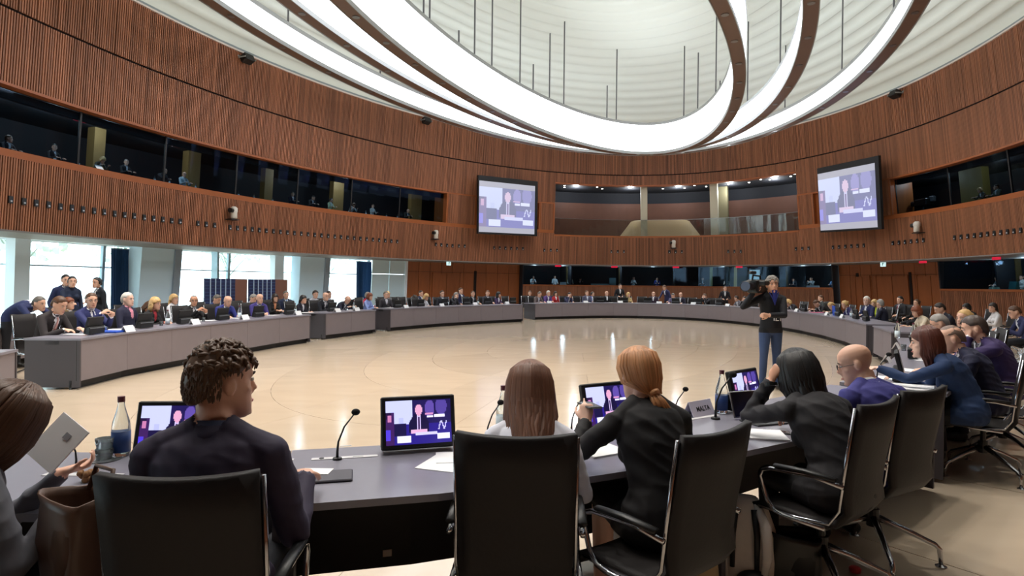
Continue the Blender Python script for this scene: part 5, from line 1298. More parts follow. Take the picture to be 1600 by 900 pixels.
# empty chairs in view
EC = [(262, 1.15, 'L', 'empty dark chair left of the man in dark glasses'), (325, 1.25, 'L', 'empty dark chair between the dark glasses and the bright blue suit'), (378, 1.2, 'L', 'empty dark chair between the blue and the violet suit'), (560, 1.2, 'L', 'empty dark chair right of the bald man reading'), (625, 2.2, 'L', 'empty dark chair before the white partition'), (650, 1.2, 'L', 'empty dark chair left of the blonde woman in white'), (675, 1.25, 'L', 'empty dark chair right of the blonde woman in white'), (795, 1.2, 'L', 'empty dark chair at the end of the table before the doors'), (905, 1.2, 'F', 'empty dark chair left of the man in grey, far table'), (936, 1.2, 'F', 'empty dark chair left of the lone balding man'), (960, 1.2, 'F', 'empty dark chair right of the lone balding man'), (1003, 1.2, 'F', 'empty dark chair left of the man in plum'), (1078, 1.2, 'F', 'empty dark chair right of the grey-violet jacket'), (1115, 1.2, 'F', 'empty dark chair right of the man with hands at his face'), (1245, 1.2, 'F', 'empty dark chair right of the cameraman'), (1335, 1.3, 'R', 'empty dark chair left of the white-haired man on the right')]
for px, off, sd, l in EC:
    p, rz, n = spot_(px, off); dup(CHAIR, p, rz, l, CHG[sd])
# dotted display panels behind the second row
for a, b, c, nm in ((319, 365, 385, 'left'), (388, 428, 448, 'right')):
    pa, rz, n = spot_(a, 4.0); t2 = seat_t(c, 4.0); pc, _ = ell(tab_par(0), t2, 4.0); L = (pc - pa).length; f = (b - a) / (c - a); ang = atan2((pc - pa).y, (pc - pa).x)
    o = empty('display_panel', pa, ang); tag(o, 'free-standing panel with dark blue gridded field and brown strip, the %s of two' % nm, 'panel', 'panels before the windows'); Hh = 1.62
    mb = MB(); mb.box((L * f / 2, 0, Hh / 2 + .05), (L * f, .05, Hh)); mb.build('blue_field', mat('panel blue', (22, 34, 78), .6), o)
    mb = MB(); mb.box((L * (1 + f) / 2, 0, Hh / 2 + .05), (L * (1 - f), .05, Hh)); mb.build('brown_field', mat('panel brown', (120, 78, 62), .6), o)
    for sgn in (-1,):
        mb = MB()
        for i in range(1, 6): mb.box((L * f * i / 6, -.03, Hh / 2 + .05), (.03, .012, Hh))
        tag(mb.build('pale_stripe', mat('panel line', (170, 190, 210), .6), o), kind='stuff')
        mb = MB()
        for j in range(1, 16): mb.box((L * f / 2, -.028, j * Hh / 16 + .05), (L * f, .008, .012))
        tag(mb.build('grid_line', mat('panel grid', (60, 84, 130), .6), o), kind='stuff')
    mb = MB(); mb.box((.2, 0, .03), (.08, .4, .06)); mb.build('foot', M_BLACK, o); mb = MB(); mb.box((L - .2, 0, .03), (.08, .4, .06)); mb.build('foot', M_BLACK, o)
# ================================================================ FOREGROUND
def P_(px, py, z=TZ): return at(px, py, z)
def frz(d): return atan2(d[1], d[0]) - pi / 2
def seg_near(px, off): return spot_(px, off, False)
# lit monitors
for px, py, adj, l in ((272, 722, .0, 'lit monitor mostly hidden behind the man in the dark plum suit'), (655, 707, .0, 'lit monitor showing the speaker in purple light, on the near table between two microphones'), (956, 673, .05, 'lit monitor beside the blonde woman in black, her hand in front of it'), (1171, 641, .1, 'lit monitor behind the small upright tablet, right of the bottle')):
    p = P_(px, py); t = seat_t(px, .2, False); _, n = ell(tab_par(0), t, .2); p.z = TZ
    dup(MONL, p, atan2(-n.y, -n.x) - pi / 2 + adj, l, 'lit monitors on the near tables')
MONR = [(1398, 588, 'leftmost of the row of dark monitors on the right table'), (1424, 566, 'second of the row of dark monitors on the right table')]
for px, py, l in ((1413, 596, 'nearest of the dark monitors on the right table, left of the woman in blue blazer'), (1432, 560, 'second of the dark monitors on the right table'), (1440, 542, 'third of the dark monitors on the right table'), (1406, 521, 'dark monitor at the far end of the right table')):
    p = P_(px, py); d = V((p.x - 2, p.y - 15, 0)).normalized(); dup(MON, V((p.x, p.y, TZ)), frz((-.78, .62)) + .1, l, 'dark monitors on the right table')
# microphones
for px, py, rz, s, l in ((527, 718, 1.9, .78, 'gooseneck microphone left of the lit monitor'), (761, 690, 2.0, .72, 'gooseneck microphone left of the woman with long brown hair'), (893, 676, 2.0, .72, 'gooseneck microphone leaning between the woman in white and the lit monitor'), (1052, 660, 1.7, .72, 'gooseneck microphone between the blonde woman and the name plate'), (1118, 655, 1.6, 1.0, 'gooseneck microphone in front of the small upright tablet'), (119, 728, -1.4, .6, 'short black microphone left of the two tumblers'),
                      (1370, 598, 1.4, .9, 'gooseneck microphone pointing right beside the nearest dark monitor'), (1160, 512, 0, .5, None)):
    if l is None: continue
    p = P_(px, py); q = dup(MIC, p, rz, l, 'gooseneck microphones'); q.scale = (s * 1.35, s * 1.35, s)
# bottles and tumblers
dup(BOT, P_(189, 712), .3, 'glass water bottle with dark blue label on the table at lower left', 'water bottles on the near tables')
dup(BOTW, P_(786, 683), .3, 'glass water bottle half hidden by the long brown hair', 'water bottles on the near tables')
dup(BOT, P_(1127, 645), 1., 'glass water bottle with blue label before the right lit monitor', 'water bottles on the near tables')
dup(TUM, P_(163, 718), 0, 'upside-down clear tumbler, lower of a stack of two beside the bottle at lower left', 'stacked tumblers').scale = (1.15, 1.15, .6)
dup(TUM, P_(163, 718) + V((0, 0, .051)), 0, 'clear tumbler, upper of a stack of two beside the bottle at lower left', 'stacked tumblers').scale = (1.15, 1.15, .6)
ring_p = P_(1452, 572); dup(TUM, ring_p, 0, 'clear tumbler on the right table near the woman in blue blazer', 'tumblers along the ring')
for px, py, src, l in ((1402, 528, BOTW, 'water bottle at the far end of the right table'), (1427, 532, BOTW, 'water bottle before the woman in cream jacket'), (1412, 548, TUM, 'clear tumbler between the dark monitors on the right table'), (1446, 552, TUM, 'clear tumbler behind the third dark monitor on the right table'),
                       (1400, 545, PLATE, 'white folded name plate at the inner edge of the right table, further one'), (1385, 566, PLATE, 'white folded name plate at the inner edge of the right table, nearer one'), (1456, 540, BOT, 'water bottle with blue label beside the balding man in navy')):
    dup(src, P_(px, py), frz((-.78, .62)), l, {'BOT': 'bottles on the right table', 'BOTW': 'bottles on the right table', 'TUM': 'tumblers along the ring', 'PLATE': 'white name plates along the ring'}[[k for k, v in (('BOT', BOT), ('BOTW', BOTW), ('TUM', TUM), ('PLATE', PLATE)) if v == src][0]])
for px, py, r_, l in ((1416, 578, .4, 'white papers beside the second dark monitor on the right table'), (1442, 562, -.3, 'white papers before the balding man in navy'), (1380, 590, .9, 'white paper near the inner edge of the right table')):
    paper(P_(px, py), r_, l, group='papers on the right table')
mb = MB(); mb.lathe([(.001, 0), (.07, 0), (.075, .008), (.001, .008)], n=24); tag(mb.build('tray', M_ALU, None, loc=P_(163, 718) + V((0, 0, -.004))), 'small round silver tray under the two tumblers', 'tray')
# inlaid control plates in the worktop
def plate_strip(px, py, w, d, label, extra=True):
    p, rz, n = seg_near(px, .2); q = P_(px, py); o = empty('control_plate', q + V((0, 0, .0005)), rz); tag(o, label, 'control panel', 'pale control strips let into the near tables')
    mb = MB(); mb.box((0, 0, .001), (w, d, .002)); mb.build('strip', mat('pale metal', (214, 212, 214), .4), o)
    if extra:
        mb = MB(); mb.lathe([(.001, .002), (.012, .002), (.012, .004), (.001, .004)], (-w * .35, 0, 0), n=12); mb.build('button', M_BLACK, o)
        mb = MB(); mb.box((w * .2, 0, .0025), (.05, .006, .001)); mb.build('slot', M_TRIM, o)
    return o
plate_strip(539, 715, .31, .035, 'pale control strip at the foot of the microphone left of the lit monitor'); plate_strip(540, 697, .06, .012, 'tiny pale strip near the table edge behind the microphone', False)
plate_strip(130, 742, .34, .04, 'pale control strip beside the short microphone at lower left'); plate_strip(447, 719, .07, .03, 'short end of a pale strip right of the man in plum suit', False); plate_strip(1100, 652, .28, .035, 'pale control strip in front of the name plate', False)
# flat microphone tray with note paper
c = (P_(466, 760) + P_(535, 760) + P_(549, 735) + P_(478, 735)) / 4; p, rz, n = seg_near(507, .6)
mb = MB(); mb.rbox((0, 0, .006), (.235, .15, .012), .004); tag(mb.build('writing_pad', mat('slate pad', (66, 62, 70), .4), None, loc=c, rz=rz + .02), 'flat dark writing pad on the near table left of the lit monitor', 'pad')
q = paper(P_(494, 741) + V((0, 0, .0125)), rz - .25, 'small white note sheet on the dark writing pad'); q.scale = (.62, .28, .6)
q = paper(P_(694, 724), rz - .55, 'white document lying right of the lit monitor, corner towards us'); q.scale = (.9, .8, 1)
q = paper(P_(705, 716) + V((0, 0, .0032)), rz - .1, 'second white document partly over the first, right of the lit monitor'); q.scale = (.7, .6, 1)
q = paper(P_(925, 700), rz + .3, 'white papers under the hands of the blonde woman'); q.scale = (1.1, 1.1, 3)
q = paper(P_(1190, 680), -.2, 'white papers under the arm of the black-haired woman'); q.scale = (1.2, .8, 3)
q = paper(P_(1425, 606), -.6, 'white papers on the right table before the woman in blue blazer'); q.scale = (1.5, 1.1, 3)
q = paper(P_(1445, 590), -.6, 'pinkish sheet on the right table beside the white papers'); setmats(q, {0: mat('rose paper', (226, 196, 214), .8)}); q.scale = (1.4, .8, 3)
def phone(loc, rz, label):
    o = empty('phone', loc, rz); tag(o, label, 'phone'); mb = MB(); mb.rbox((0, 0, .004), (.075, .15, .008), .003); mb.build('housing', M_BLACK, o)
    mb = MB(); mb.box((0, 0, .0084), (.068, .138, .0006)); mb.build('screen', M_MSCR, o); return o
phone(P_(1418, 616, TZ), -1.2, 'black phone lying beside the white papers on the right table')
phone(P_(1213, 676, TZ), 1.2, 'dark phone under the fingers of the black-haired woman')
# MALTA name plate
p = P_(1092, 648); p2, rz, n = seg_near(1092, .15); o = empty('name_plate', p, rz + .1); tag(o, 'white name plate lettered MALTA beside the blue-and-white bottle', 'name plate')
mb = MB(); mb.hexa([(-.12, -.045, 0), (.12, -.045, 0), (.12, -.042, 0), (-.12, -.042, 0)], [(-.12, -.002, .095), (.12, -.002, .095), (.12, .001, .095), (-.12, .001, .095)]); mb.hexa([(-.12, .042, 0), (.12, .042, 0), (.12, .045, 0), (-.12, .045, 0)], [(-.12, -.001, .095), (.12, -.001, .095), (.12, .002, .095), (-.12, .002, .095)]); mb.build('card', mat('plate card', (214, 208, 226), .6), o)
tc = bpy.data.curves.new('t', 'FONT'); tc.body = 'MALTA'; tc.size = .045; tc.align_x = 'CENTER'; tc.extrude = .0004; tc.offset = .0008
to = bpy.data.objects.new('t', tc); COL.objects.link(to); dg = bpy.context.evaluated_depsgraph_get(); tm = bpy.data.meshes.new_from_object(to.evaluated_get(dg)); bpy.data.objects.remove(to); tm.materials.clear(); tm.materials.append(M_BLACK)
l = link('lettering', tm, o, (.01, -.032, .032)); l.rotation_euler = (R(65), 0, 0)
# small upright tablet
o = empty('tablet', P_(1172, 654), frz((-.35, .94))); tag(o, 'small dark tablet propped up in front of the rightmost lit monitor', 'tablet')
mb = MB(); mb.rbox((0, 0, .095), (.25, .012, .17), .004, 0); mb.v = [tuple(Matrix.Rotation(R(-18), 3, 'X') @ V(q)) for q in mb.v]; mb.build('housing', M_ALU, o)
mb = MB(); mb.box((0, -.008, .095), (.236, .002, .156)); mb.v = [tuple(Matrix.Rotation(R(-18), 3, 'X') @ V(q)) for q in mb.v]; mb.build('screen', M_MSCR, o)
mb = MB(); mb.rbox((0, -.12, .005), (.24, .17, .01), .003); mb.build('keyboard', M_BLACK, o)
# label plate inside the near table
q = P_(607, 838, .18); o = MB(); o.box((0, 0, 0), (.045, .006, .034)); o = o.build('socket_plate', M_CREAM, None, loc=q, rz=seg_near(607, .1)[1])
t = seat_t(607, .075, False); pp, n = ell(tab_par(0), t, .062); o.location = (pp.x, pp.y, .2); tag(o, 'small cream socket plate inside the near table front', 'socket')

# ---- foreground chairs: (back centre x, y, facing)
def fchair(x, y, f, label):
    f = V((f[0], f[1], 0)).normalized(); return dup(CHAIR, (x + f.x * .255, y + f.y * .255, 0), frz(f), label, 'foreground conference chairs')
fchair(-.945, 1.76, (-.10, 1), 'high-backed dark chair seen from behind, holding the man in plum suit')
fchair(.022, 2.26, (.05, 1), 'high-backed dark chair seen from behind, holding the woman with long brown hair')
fchair(.775, 2.36, (-.62, .78), 'dark swivel chair turned left, holding the blonde woman in black blazer')
fchair(1.77, 2.98, (-.62, .78), 'dark swivel chair with chrome base, holding the black-haired woman')
fchair(2.25, 3.36, (-.5, .86), 'dark swivel chair behind the man in violet-blue suit')
fchair(4.22, 5.04, (-.75, .6), 'dark chair with splayed chrome legs behind the woman in blue blazer')
fchair(4.80, 5.55, (-.75, .6), 'dark chair at the right edge behind the balding man in navy')
fchair(5.35, 6.3, (-.75, .6), 'dark chair at the right edge behind the man in violet suit')
fchair(-1.72, 1.45, (.5, .86), 'dark chair with black armrest at the lower left corner')

VX = .0075
def hero(key, loc, face, label, top, hm, hair, skin='l', sc=1.0, shirt=WH, trs=(26, 28, 36), glasses=False, hkey=None, **kw):
    B = make_body(key, vox=VX, **kw); o = person(B, (loc[0], loc[1], 0), frz(face), label, top, trs, shirt, skin, hair, None, None, glasses, sc, hairmesh=hm); return B, o
def strands(mb, roots, n=6, m=0):
    for pts, r in roots: mb.tube(pts, r, m, 5)
from mathutils import noise as NZ
def hero_long(seed, L, width, back=.09, part=0.0, fr=0.02, count=150, front_close=False):
    """long straight hair of many locks falling from the crown down to z=-L (head space)"""
    random.seed(seed); base = hair_mesh('long' if L > .2 else 'bob', 'base%d' % seed, seed, 48, 28); mb = MB()
    mb.v = [tuple(v.co) for v in base.vertices]; mb.f = [tuple(p.vertices) for p in base.polygons]; mb.m = [0] * len(mb.f)
    for i in range(count):
        a = R(random.uniform(150, 390)) if not front_close else R(random.uniform(120, 420)); s = sin(a); c = cos(a)
        if s > .3 and not front_close: continue
        r0 = random.uniform(.2, 1.0); zt = .10 - .05 * r0; pts = []; ln = L * random.uniform(.75, 1.04)
        pts.append(V((c * .06 * r0, s * .075 * r0 - .01, .143 - .022 * r0 * r0)))
        pts.append(V((c * .085, s * .104 - .009, .098))); pts.append(V((c * .101, s * .122 - .009, .045))); pts.append(V((c * .108, s * .126 - .01, -.04)))
        k = 4
        for j in range(1, k + 1):
            f = j / k; pts.append(V((c * (.108 - (.108 - width) * f) + random.gauss(0, .004), s * (.126 - (.03) * f) - .045 * f + fr * f + random.gauss(0, .004), -.04 - (ln - .04) * f)))
        q = [.007, .008, .009, .011] + [.0125, .011, .009, .0025]
        mb.tube(pts, q, 0, 6)
    bpy.data.meshes.remove(base); return mb.mesh('hair_long%d' % seed, [mat('hair base', (40, 28, 22), .6)], True)
def hero_short(seed, curl=False, style='short'):
    me = hair_mesh('curly' if curl else style, 'hs%d' % seed, seed, 72, 44); return me

# 1 woman at lower left, grey jacket
hm = hero_long(3, .27, .075, fr=-.03, count=190, front_close=True)
B1, o1 = hero('left', (-1.86, 1.92), (.50, .86), 'woman with brown hair in grey checked jacket holding a document at the lower left', (96, 96, 104), hm, 'brown', sc=.97, fem=True, lean=.22, hp=-.55, hy=-.35, hunch=.25,
     rh=(.20, .33, .86), lh=(-.02, .42, .90), rhd=(-.2, .9, -.3), lhd=(.5, .8, .2), lhp=(0, 0, 1), neckline='none', curl=.6)
# 2 man in plum suit
hm = hero_short(5)
def curly_top(seed):
    mb = MB(); base = hair_mesh('short', 'ct%d' % seed, seed, 64, 40); mb.v = [tuple(v.co) for v in base.vertices]; mb.f = [tuple(p.vertices) for p in base.polygons]; mb.m = [0] * len(mb.f)
    random.seed(seed); bpy.data.meshes.remove(base)
    for i in range(190):
        a = random.uniform(0, 2 * pi); e = random.uniform(.35, 1.45); d = V((cos(a) * cos(e), sin(a) * cos(e), sin(e))); c, r = head_r(d); p = c + d * (r + .012)
        if p.z < .055: continue
        t = d.cross(V((random.uniform(-1, 1), random.uniform(-1, 1), random.uniform(-.3, 1)))).normalized(); w = d * .012
        mb.tube([p - t * .018, p + w * .8, p + t * .014 + w * 1.1, p + t * .026 + w * .3], [.006, .008, .007, .002], 0, 5)
    for i in range(900):
        a = random.uniform(0, 2 * pi); z = random.uniform(-.062, .075); d = V((cos(a), sin(a), z * 7)).normalized(); c, r = head_r(d); p = c + d * (r + .0185)
        if p.y > .02 and p.z < .05 or p.y > -.045 and p.z < .032 or p.z < -.058: continue
        mb.tube([p + V((0, 0, .010)), p + d * .003, p - V((0, 0, .012)) - d * .001], [.002, .0032, .0008], 0, 4)
    return mb.mesh('hair_curly', [mat('hair base', (40, 28, 22), .6)], True)
HAIRC['lightbrown'] = (92, 66, 48)
B2, o2 = hero('plum', (-1.00, 1.99), (-.10, 1), 'man with short brown hair in dark plum suit seen from behind, head turned right', (48, 40, 62), curly_top(4), 'lightbrown', sc=1.05, lean=.14, hy=-.80, hp=-.02, w=1.03, rh=(.22, .36, .79), lh=(-.22, .36, .79), rhint=(.22, -.4, -1), lhint=(-.22, -.4, -1), curl=.5, shirt=(60, 64, 90), neckup=.01)
# 3 woman with long brown hair, white blouse
hm = hero_long(8, .37, .080, count=260, fr=-.10); HAIRC['longbrown'] = (112, 72, 52)
B3, o3 = hero('white', (.085, 2.46), (.0, 1), 'woman with long brown hair in white blouse seen from behind, before the near table', (232, 232, 244), hm, 'longbrown', sc=.99, fem=True, lean=.34, hp=-.30, hunch=.12, rh=(.14, .40, .79), lh=(-.14, .40, .79), trs=(220, 220, 224), neckline='none', w=1.02)
# 4 blonde woman, black blazer, low ponytail
def pony4():
    base = hair_mesh('pony', 'p4', 9, 60, 36); mb = MB(); mb.v = [tuple(v.co) for v in base.vertices]; mb.f = [tuple(p.vertices) for p in base.polygons]; mb.m = [0] * len(mb.f); n0 = len(mb.f)
    random.seed(5)
    for i in range(120):
        a = R(random.uniform(150, 390)); s, c = sin(a), cos(a); r0 = random.uniform(.3, 1)
        mb.tube([V((c * .05 * r0, s * .06 * r0, .140 - .02 * r0)), V((c * .080, s * .098 - .008, .092)), V((c * .092, s * .114 - .008, .040)), V((c * .084, s * .106 - .02, -.03)), V((c * .03 + random.gauss(0, .004), -.112, -.095))], [.004, .006, .007, .0065, .004], 0, 5)
    for i in range(46):
        x, y = random.gauss(0, .012), random.gauss(0, .008); mb.tube([V((x * .5, -.105 + y, -.09)), V((x + .01, -.135 + y, -.13)), V((x * 1.6 + .035, -.135 + y, -.19)), V((x * 1.8 + .07, -.12 + y, -.235 + random.gauss(0, .012)))], [.006, .0075, .006, .0015], 0, 5)
    mb.tube([(0, -.112, -.085), (.003, -.12, -.10)], [.024, .024], 0, 10)
    bpy.data.meshes.remove(base); return mb.mesh('hair_pony', [mat('hair base', (40, 28, 22), .6)], True)
HAIRC['straw'] = (196, 138, 92)
B4, o4 = hero('blazer', (.66, 2.66), (-.18, .98), 'woman with strawberry blonde low ponytail in black blazer at the near table', (24, 22, 26), pony4(), 'straw', 'p', sc=1.03, fem=True, lean=.32, hp=-.25, hy=.15, hunch=.08, lh=(-.22, .34, .90), lhd=(.1, .5, .85), lhp=(.3, .9, -.2), lhint=(-.9, -.2, -.8), rh=(.12, .42, .80), neckline='none', skirt=True, bare=True, w=1.0, curl=.55, flf=[.9, .35, .8, .95])
phone(B4['W'][-1] and (o4.matrix_basis @ (V(B4['W'][-1]) + V((.03, .06, .06)))), .3, 'grey phone held up in the left hand of the blonde woman')
# 5 woman with black hair, hand at her ear
hm = hero_long(12, .21, .075, count=190, front_close=False); 
B5, o5 = hero('ear', (1.69, 3.10), (-.22, .97), 'woman with black hair in dark jacket leaning on the table, hand at her ear', (38, 36, 40), hm, 'black', 'm', sc=1.02, fem=True, lean=.42, hp=-.35, hy=.15, hunch=.25, lh=(-.13, .37, 1.05), lhd=(.35, -.15, .9), lhp=(.9, .1, -.3), lhint=(-.6, .8, -1.2), rh=(.10, .48, .80), w=1.08, neckline='none', curl=.75, trs=(24, 24, 28))
mb = MB(); wv = B5['W'][-1]; mb.tube([wv + V((-.02, -.02, -.035)), wv + V((-.02, -.015, -.018))], .034, n=16); q = mb.build('wristwatch', M_BLACK, None); q.parent = o5
# 6 bald man with glasses, violet-blue suit
def rim(seed): return hair_mesh('bald', 'rim%d' % seed, seed, 60, 40)
B6, o6 = hero('violet', (2.22, 3.52), (-.30, .95), 'bald man with glasses in violet-blue suit looking down to the left', (62, 60, 132), None, 'salt', 'l', sc=1.0, lean=.30, hp=-.35, hy=.75, hunch=.2, glasses=True, rh=(.14, .45, .79), lh=(-.14, .45, .79), w=1.04)
# 7 woman in blue blazer
hm = hero_long(15, .25, .07, count=150); HAIRC['chestnut'] = (92, 46, 34)
B7, o7 = hero('blueblazer', (3.86, 5.08), (-.82, .57), 'woman with chestnut hair in dark blue blazer reaching forward over the right table', (28, 52, 92), hm, 'chestnut', 'p', sc=1.03, fem=True, lean=.45, hp=-.15, hunch=.1, lh=(-.10, .66, .86), lhd=(0, 1, -.1), rh=(.10, .50, .79), neckline='none', skirt=True, bare=True, w=1.05, trs=(26, 26, 32))
# 8 balding man in navy
HAIRC['fringe'] = (138, 112, 98); HAIRC['brownsalt'] = (84, 68, 62)
B8, o8 = hero('navy', (4.40, 5.55), (-.85, .5), 'balding man in dark navy suit leaning over the right table', (28, 30, 58), hair_mesh('crop', 'c8', 4, 48, 30), 'fringe', 'l', sc=1.02, lean=.38, hp=-.35, hunch=.2, rh=(.14, .48, .79), lh=(-.14, .48, .79), w=1.05)
# 9 man in violet suit, hand at chin
B9, o9 = hero('plum2', (5.12, 6.22), (-.85, .5), 'man with cropped greying hair in dark violet suit, hand at his chin, right side', (52, 36, 84), hair_mesh('short', 'c9', 3, 48, 30), 'brownsalt', 'l', sc=1.06, lean=.36, hp=-.2, hunch=.2, lh=(-.06, .34, 1.03), lhd=(.3, 0, .9), lhp=(.5, -.8, 0), lhint=(-.4, .6, -1), rh=(.14, .45, .79), w=1.12)

# ---- cameraman
cx, cyy = (1205 - 800) / FPX * 9.45, 9.45
BC = make_body('cameraman', vox=.0095, stand=True, lean=-.02, hy=-.10, hp=.05, hr=.05, rh=(.30, .10, 1.47), lh=(.13, .24, 1.13), rhd=(-.2, .5, .8), rhp=(-.9, 0, .2), lhd=(1, .1, 0), lhp=(0, -1, 0), lhint=(-1, .1, -.6), rhint=(.9, -.1, -1), neckline='none', legs={('k', 1): (.12, .05, .52), ('a', 1): (.12, .0, .09), ('k', -1): (-.10, -.02, .50), ('a', -1): (-.11, -.02, .09)}, curl=.8)
oc = person(BC, (cx, cyy, 0), pi + .0, 'cameraman with curly grey hair in black sweater and blue jeans standing inside the ring', (20, 22, 30), (54, 74, 112), (40, 44, 90), 'l', 'grey', None, None, False, 1.03, hairmesh=curly_top(9))
mb = MB(); mb.tube([(-.07, .10, 1.47), (-.03, .125, 1.38), (0, .135, 1.28), (.03, .125, 1.38), (.07, .10, 1.47)], .008, n=6); mb.tube([(0, .12, 1.50), (0, .13, 1.30)], [.045, .01], n=8, rad2=[.012, .006], xax=(1, 0, 0)); mb.build('blue_lanyard', cmat((40, 50, 130)), oc)
mb = MB()
for a, b in (((-.05, 0), (.012, .06)), ((.0, .022), (.07, .012)), ((.0, -.022), (.05, .012)), ((.045, 0), (.012, .05)), ((.015, 0), (.012, .05))): mb.box((a[0] - .04, .128, 1.07 + a[1]), (b[0], .006, b[1]))
mb.build('white_emblem', M_WHITE, oc)
o = empty('video_camera', (cx - .25, cyy - .05, 1.60), -pi * .5 - .75); tag(o, 'large black shoulder video camera carried on the cameraman\'s right shoulder', 'camera')
mb = MB(); mb.rbox((0, 0, 0), (.36, .17, .21), .02); mb.build('housing', M_BLACK, o)
mb = MB(); mb.tube([(.2, 0, .0), (.30, 0, .0), (.33, 0, 0), (.42, 0, 0)], [.06, .06, .075, .085], n=18); mb.build('lens', mat('lens rubber', (26, 24, 30), .4), o, True)
mb = MB(); mb.lathe([(.001, 0), (.07, 0), (.07, .004), (.001, .004)], n=18); q = mb.build('front_glass', mat('coated glass', (26, 22, 60), .25), o, loc=(.421, 0, 0)); q.rotation_euler = (0, pi / 2, 0)
mb = MB(); mb.tube([(-.15, 0, .09), (-.14, 0, .16), (.14, 0, .17), (.17, 0, .09)], .014, n=8); mb.build('handle', M_BLACK, o, True)
mb = MB(); mb.rbox((.10, .15, .05), (.16, .10, .07), .01); mb.tube([(.02, .15, .05), (-.05, .15, .05)], [.03, .036], n=12); mb.build('viewfinder', M_BLACK, o)
mb = MB(); mb.rbox((-.25, 0, 0), (.09, .13, .17), .01); mb.build('battery', mat('battery grey', (60, 60, 66), .5), o)
mb = MB(); mb.rbox((.16, 0, .21), (.20, .05, .05), .01); mb.build('top_microphone', M_BLACK, o)

# ---- document, bags
q = empty('document', atd(88, 690, 2.25), -.5); tag(q, 'white printed document held up by the woman in grey jacket', 'paper')
mb = MB(); mb.hexa([(-.10, 0, -.13), (.11, 0, -.13), (.11, .012, -.13), (-.10, .012, -.13)], [(-.10, 0, .13), (.11, 0, .13), (.11, .012, .13), (-.10, .012, .13)]); mb.build('pages', M_WHITE, q)
mb = MB(); mb.box((.03, -.003, .05), (.04, .002, .035)); mb.build('printed_block', mat('print grey', (150, 150, 156), .8), q)
q.rotation_euler = (R(-30), R(28), -.3); q.scale = (.68, .68, .68)
def tote(loc, rz, w, d, h, m, label, name='handbag', cat='bag'):
    o = empty(name, loc, rz); tag(o, label, cat); rr = []
    for z, k in ((0, .94), (.02, 1.0), (h * .5, 1.03), (h * .9, 1.0), (h, 1.02), (h, .95), (h * .9, .94), (.03, .92)):
        g = []
        for i in range(20):
            a = 2 * pi * i / 20; sx, sy = cos(a), sin(a); g.append(V((w / 2 * k * abs(sx) ** .35 * (1 if sx > 0 else -1), d / 2 * k * abs(sy) ** .45 * (1 if sy > 0 else -1) + .008 * sin(z * 30 + i), z + (.012 * sin(a * 2) if z >= h * .9 else 0))))
        rr.append(g)
    mb = MB(); mb.rings(rr); mb.build('bag_body', m, o, True); return o
o = tote((-1.40, 1.97, .60), -.5, .23, .15, .30, mat('brown leather', (92, 66, 52), .45, noise=.1, nsc=20), 'open brown leather bag on the lap of the woman in grey jacket')
mb = MB(); mb.tube([(-.06, .06, .28), (-.05, .08, .36), (.05, .08, .36), (.06, .06, .28)], .008, n=8); mb.build('handle', mat('brown leather', (92, 66, 52), .45), o, True)
mb = MB()
random.seed(3)
for i in range(16): mb.ball((random.uniform(-.035, .035), random.uniform(-.02, .02), random.uniform(0, .03)), random.uniform(.01, .016), 0, 8, 6)
tag(tag(mb.build('scarf_bundle', mat('ochre cloth', (140, 100, 62), .8), None, True, loc=P_(135, 752) + V((0, 0, .012))), 'small crumpled ochre scarf on the table behind the brown bag', 'scarf'), kind=None) if False else tag(mb.build('scarf', mat('ochre cloth', (140, 100, 62), .8), None, True, loc=P_(135, 752) + V((0, 0, .012))), 'small crumpled ochre scarf on the table behind the brown bag', 'scarf')
mb = MB(); mb.rbox((0, 0, .012), (.20, .09, .022), .006); tag(mb.build('pouch', mat('tan leather', (150, 92, 66), .5), None, loc=P_(160, 768), rz=.5), 'tan leather pouch on the table edge right of the brown bag', 'pouch')
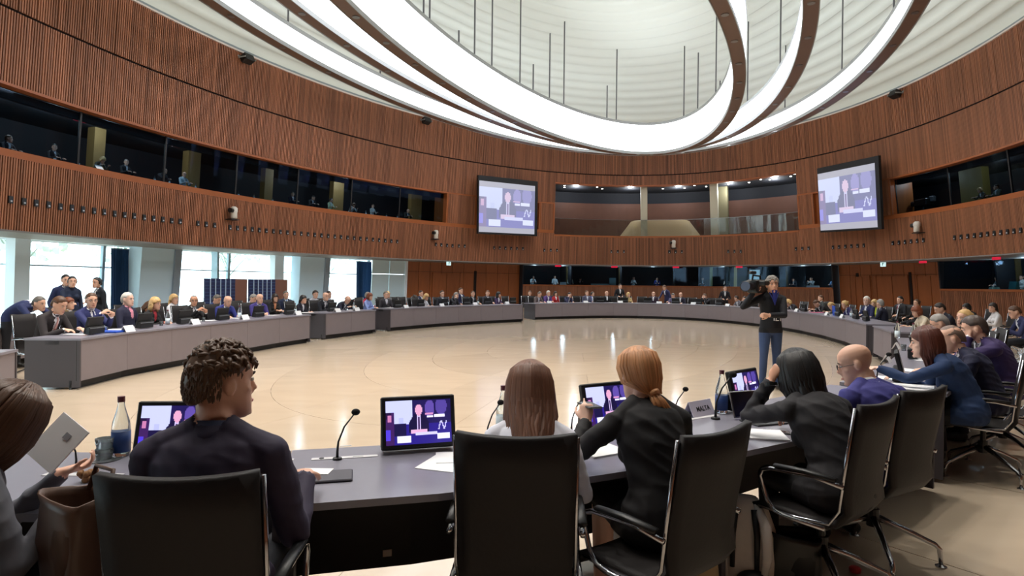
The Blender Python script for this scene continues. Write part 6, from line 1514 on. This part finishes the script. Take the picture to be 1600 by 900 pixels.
# backpack
o = empty('backpack', (1.27, 3.28, 0), -.35); tag(o, 'pale grey backpack with black straps on the floor under the near table', 'backpack')
rr = []
for z, w, d in ((0, .13, .08), (.03, .16, .10), (.15, .17, .11), (.3, .155, .10), (.40, .12, .08), (.46, .06, .04)):
    rr.append([V((w * abs(cos(a)) ** .7 * (1 if cos(a) > 0 else -1), d * abs(sin(a)) ** .7 * (1 if sin(a) > 0 else -1), z)) for a in [2 * pi * i / 20 for i in range(20)]])
mb = MB(); mb.rings(rr); mb.build('bag_body', mat('pale canvas', (206, 196, 186), .8, noise=.1, nsc=20), o, True)
for s in (-1, 1):
    mb = MB(); mb.tube([(s * .06, -.05, .44), (s * .10, -.14, .36), (s * .11, -.15, .2), (s * .09, -.11, .06)], [.02, .028, .024, .014], n=8, rad2=.008, xax=(1, 0, 0)); mb.build('strap', mat('strap white', (206, 200, 196), .8), o, True)
    mb = MB(); mb.tube([(s * .045, -.08, .42), (s * .06, -.125, .3), (s * .06, -.12, .12)], [.016, .016, .012], n=6, rad2=.006, xax=(1, 0, 0)); mb.build('black_strap', M_BLACK, o, True)
mb = MB(); mb.ball((.05, -.11, .06), (.09, .05, .055), 0, 14, 10); mb.build('front_pocket', M_BLACK, o, True)
tote((1.50, 3.20, 0), -.4, .26, .16, .30, mat('black leather', (22, 20, 20), .35), 'slouching black leather bag on the floor beneath the black-haired woman')
o = tote((.93, 3.02, 0), .1, .20, .12, .30, mat('beige card', (170, 146, 110), .7), 'beige upright bag on the floor behind the chair of the blonde woman')
mb = MB(); mb.tube([(-.06, -.06, .29), (-.05, -.07, .38), (.05, -.07, .38), (.06, -.06, .29)], .004, n=6); mb.build('handle', M_CREAM, o, True)
mb = MB(); mb.lathe([(.001, 0), (.03, 0), (.032, .02), (.02, .028), (.001, .028)], n=16); tag(mb.build('red_cap', M_RED, None, True, loc=at(1336, 893, .02)), 'small round red lid on the floor at the bottom edge', 'lid')
# ---------------------------------------------------------------- remove the prototypes that only served as sources
for r in HID:
    for c in list(r.children):
        for g in list(c.children): bpy.data.objects.remove(g)
        bpy.data.objects.remove(c)
    bpy.data.objects.remove(r)
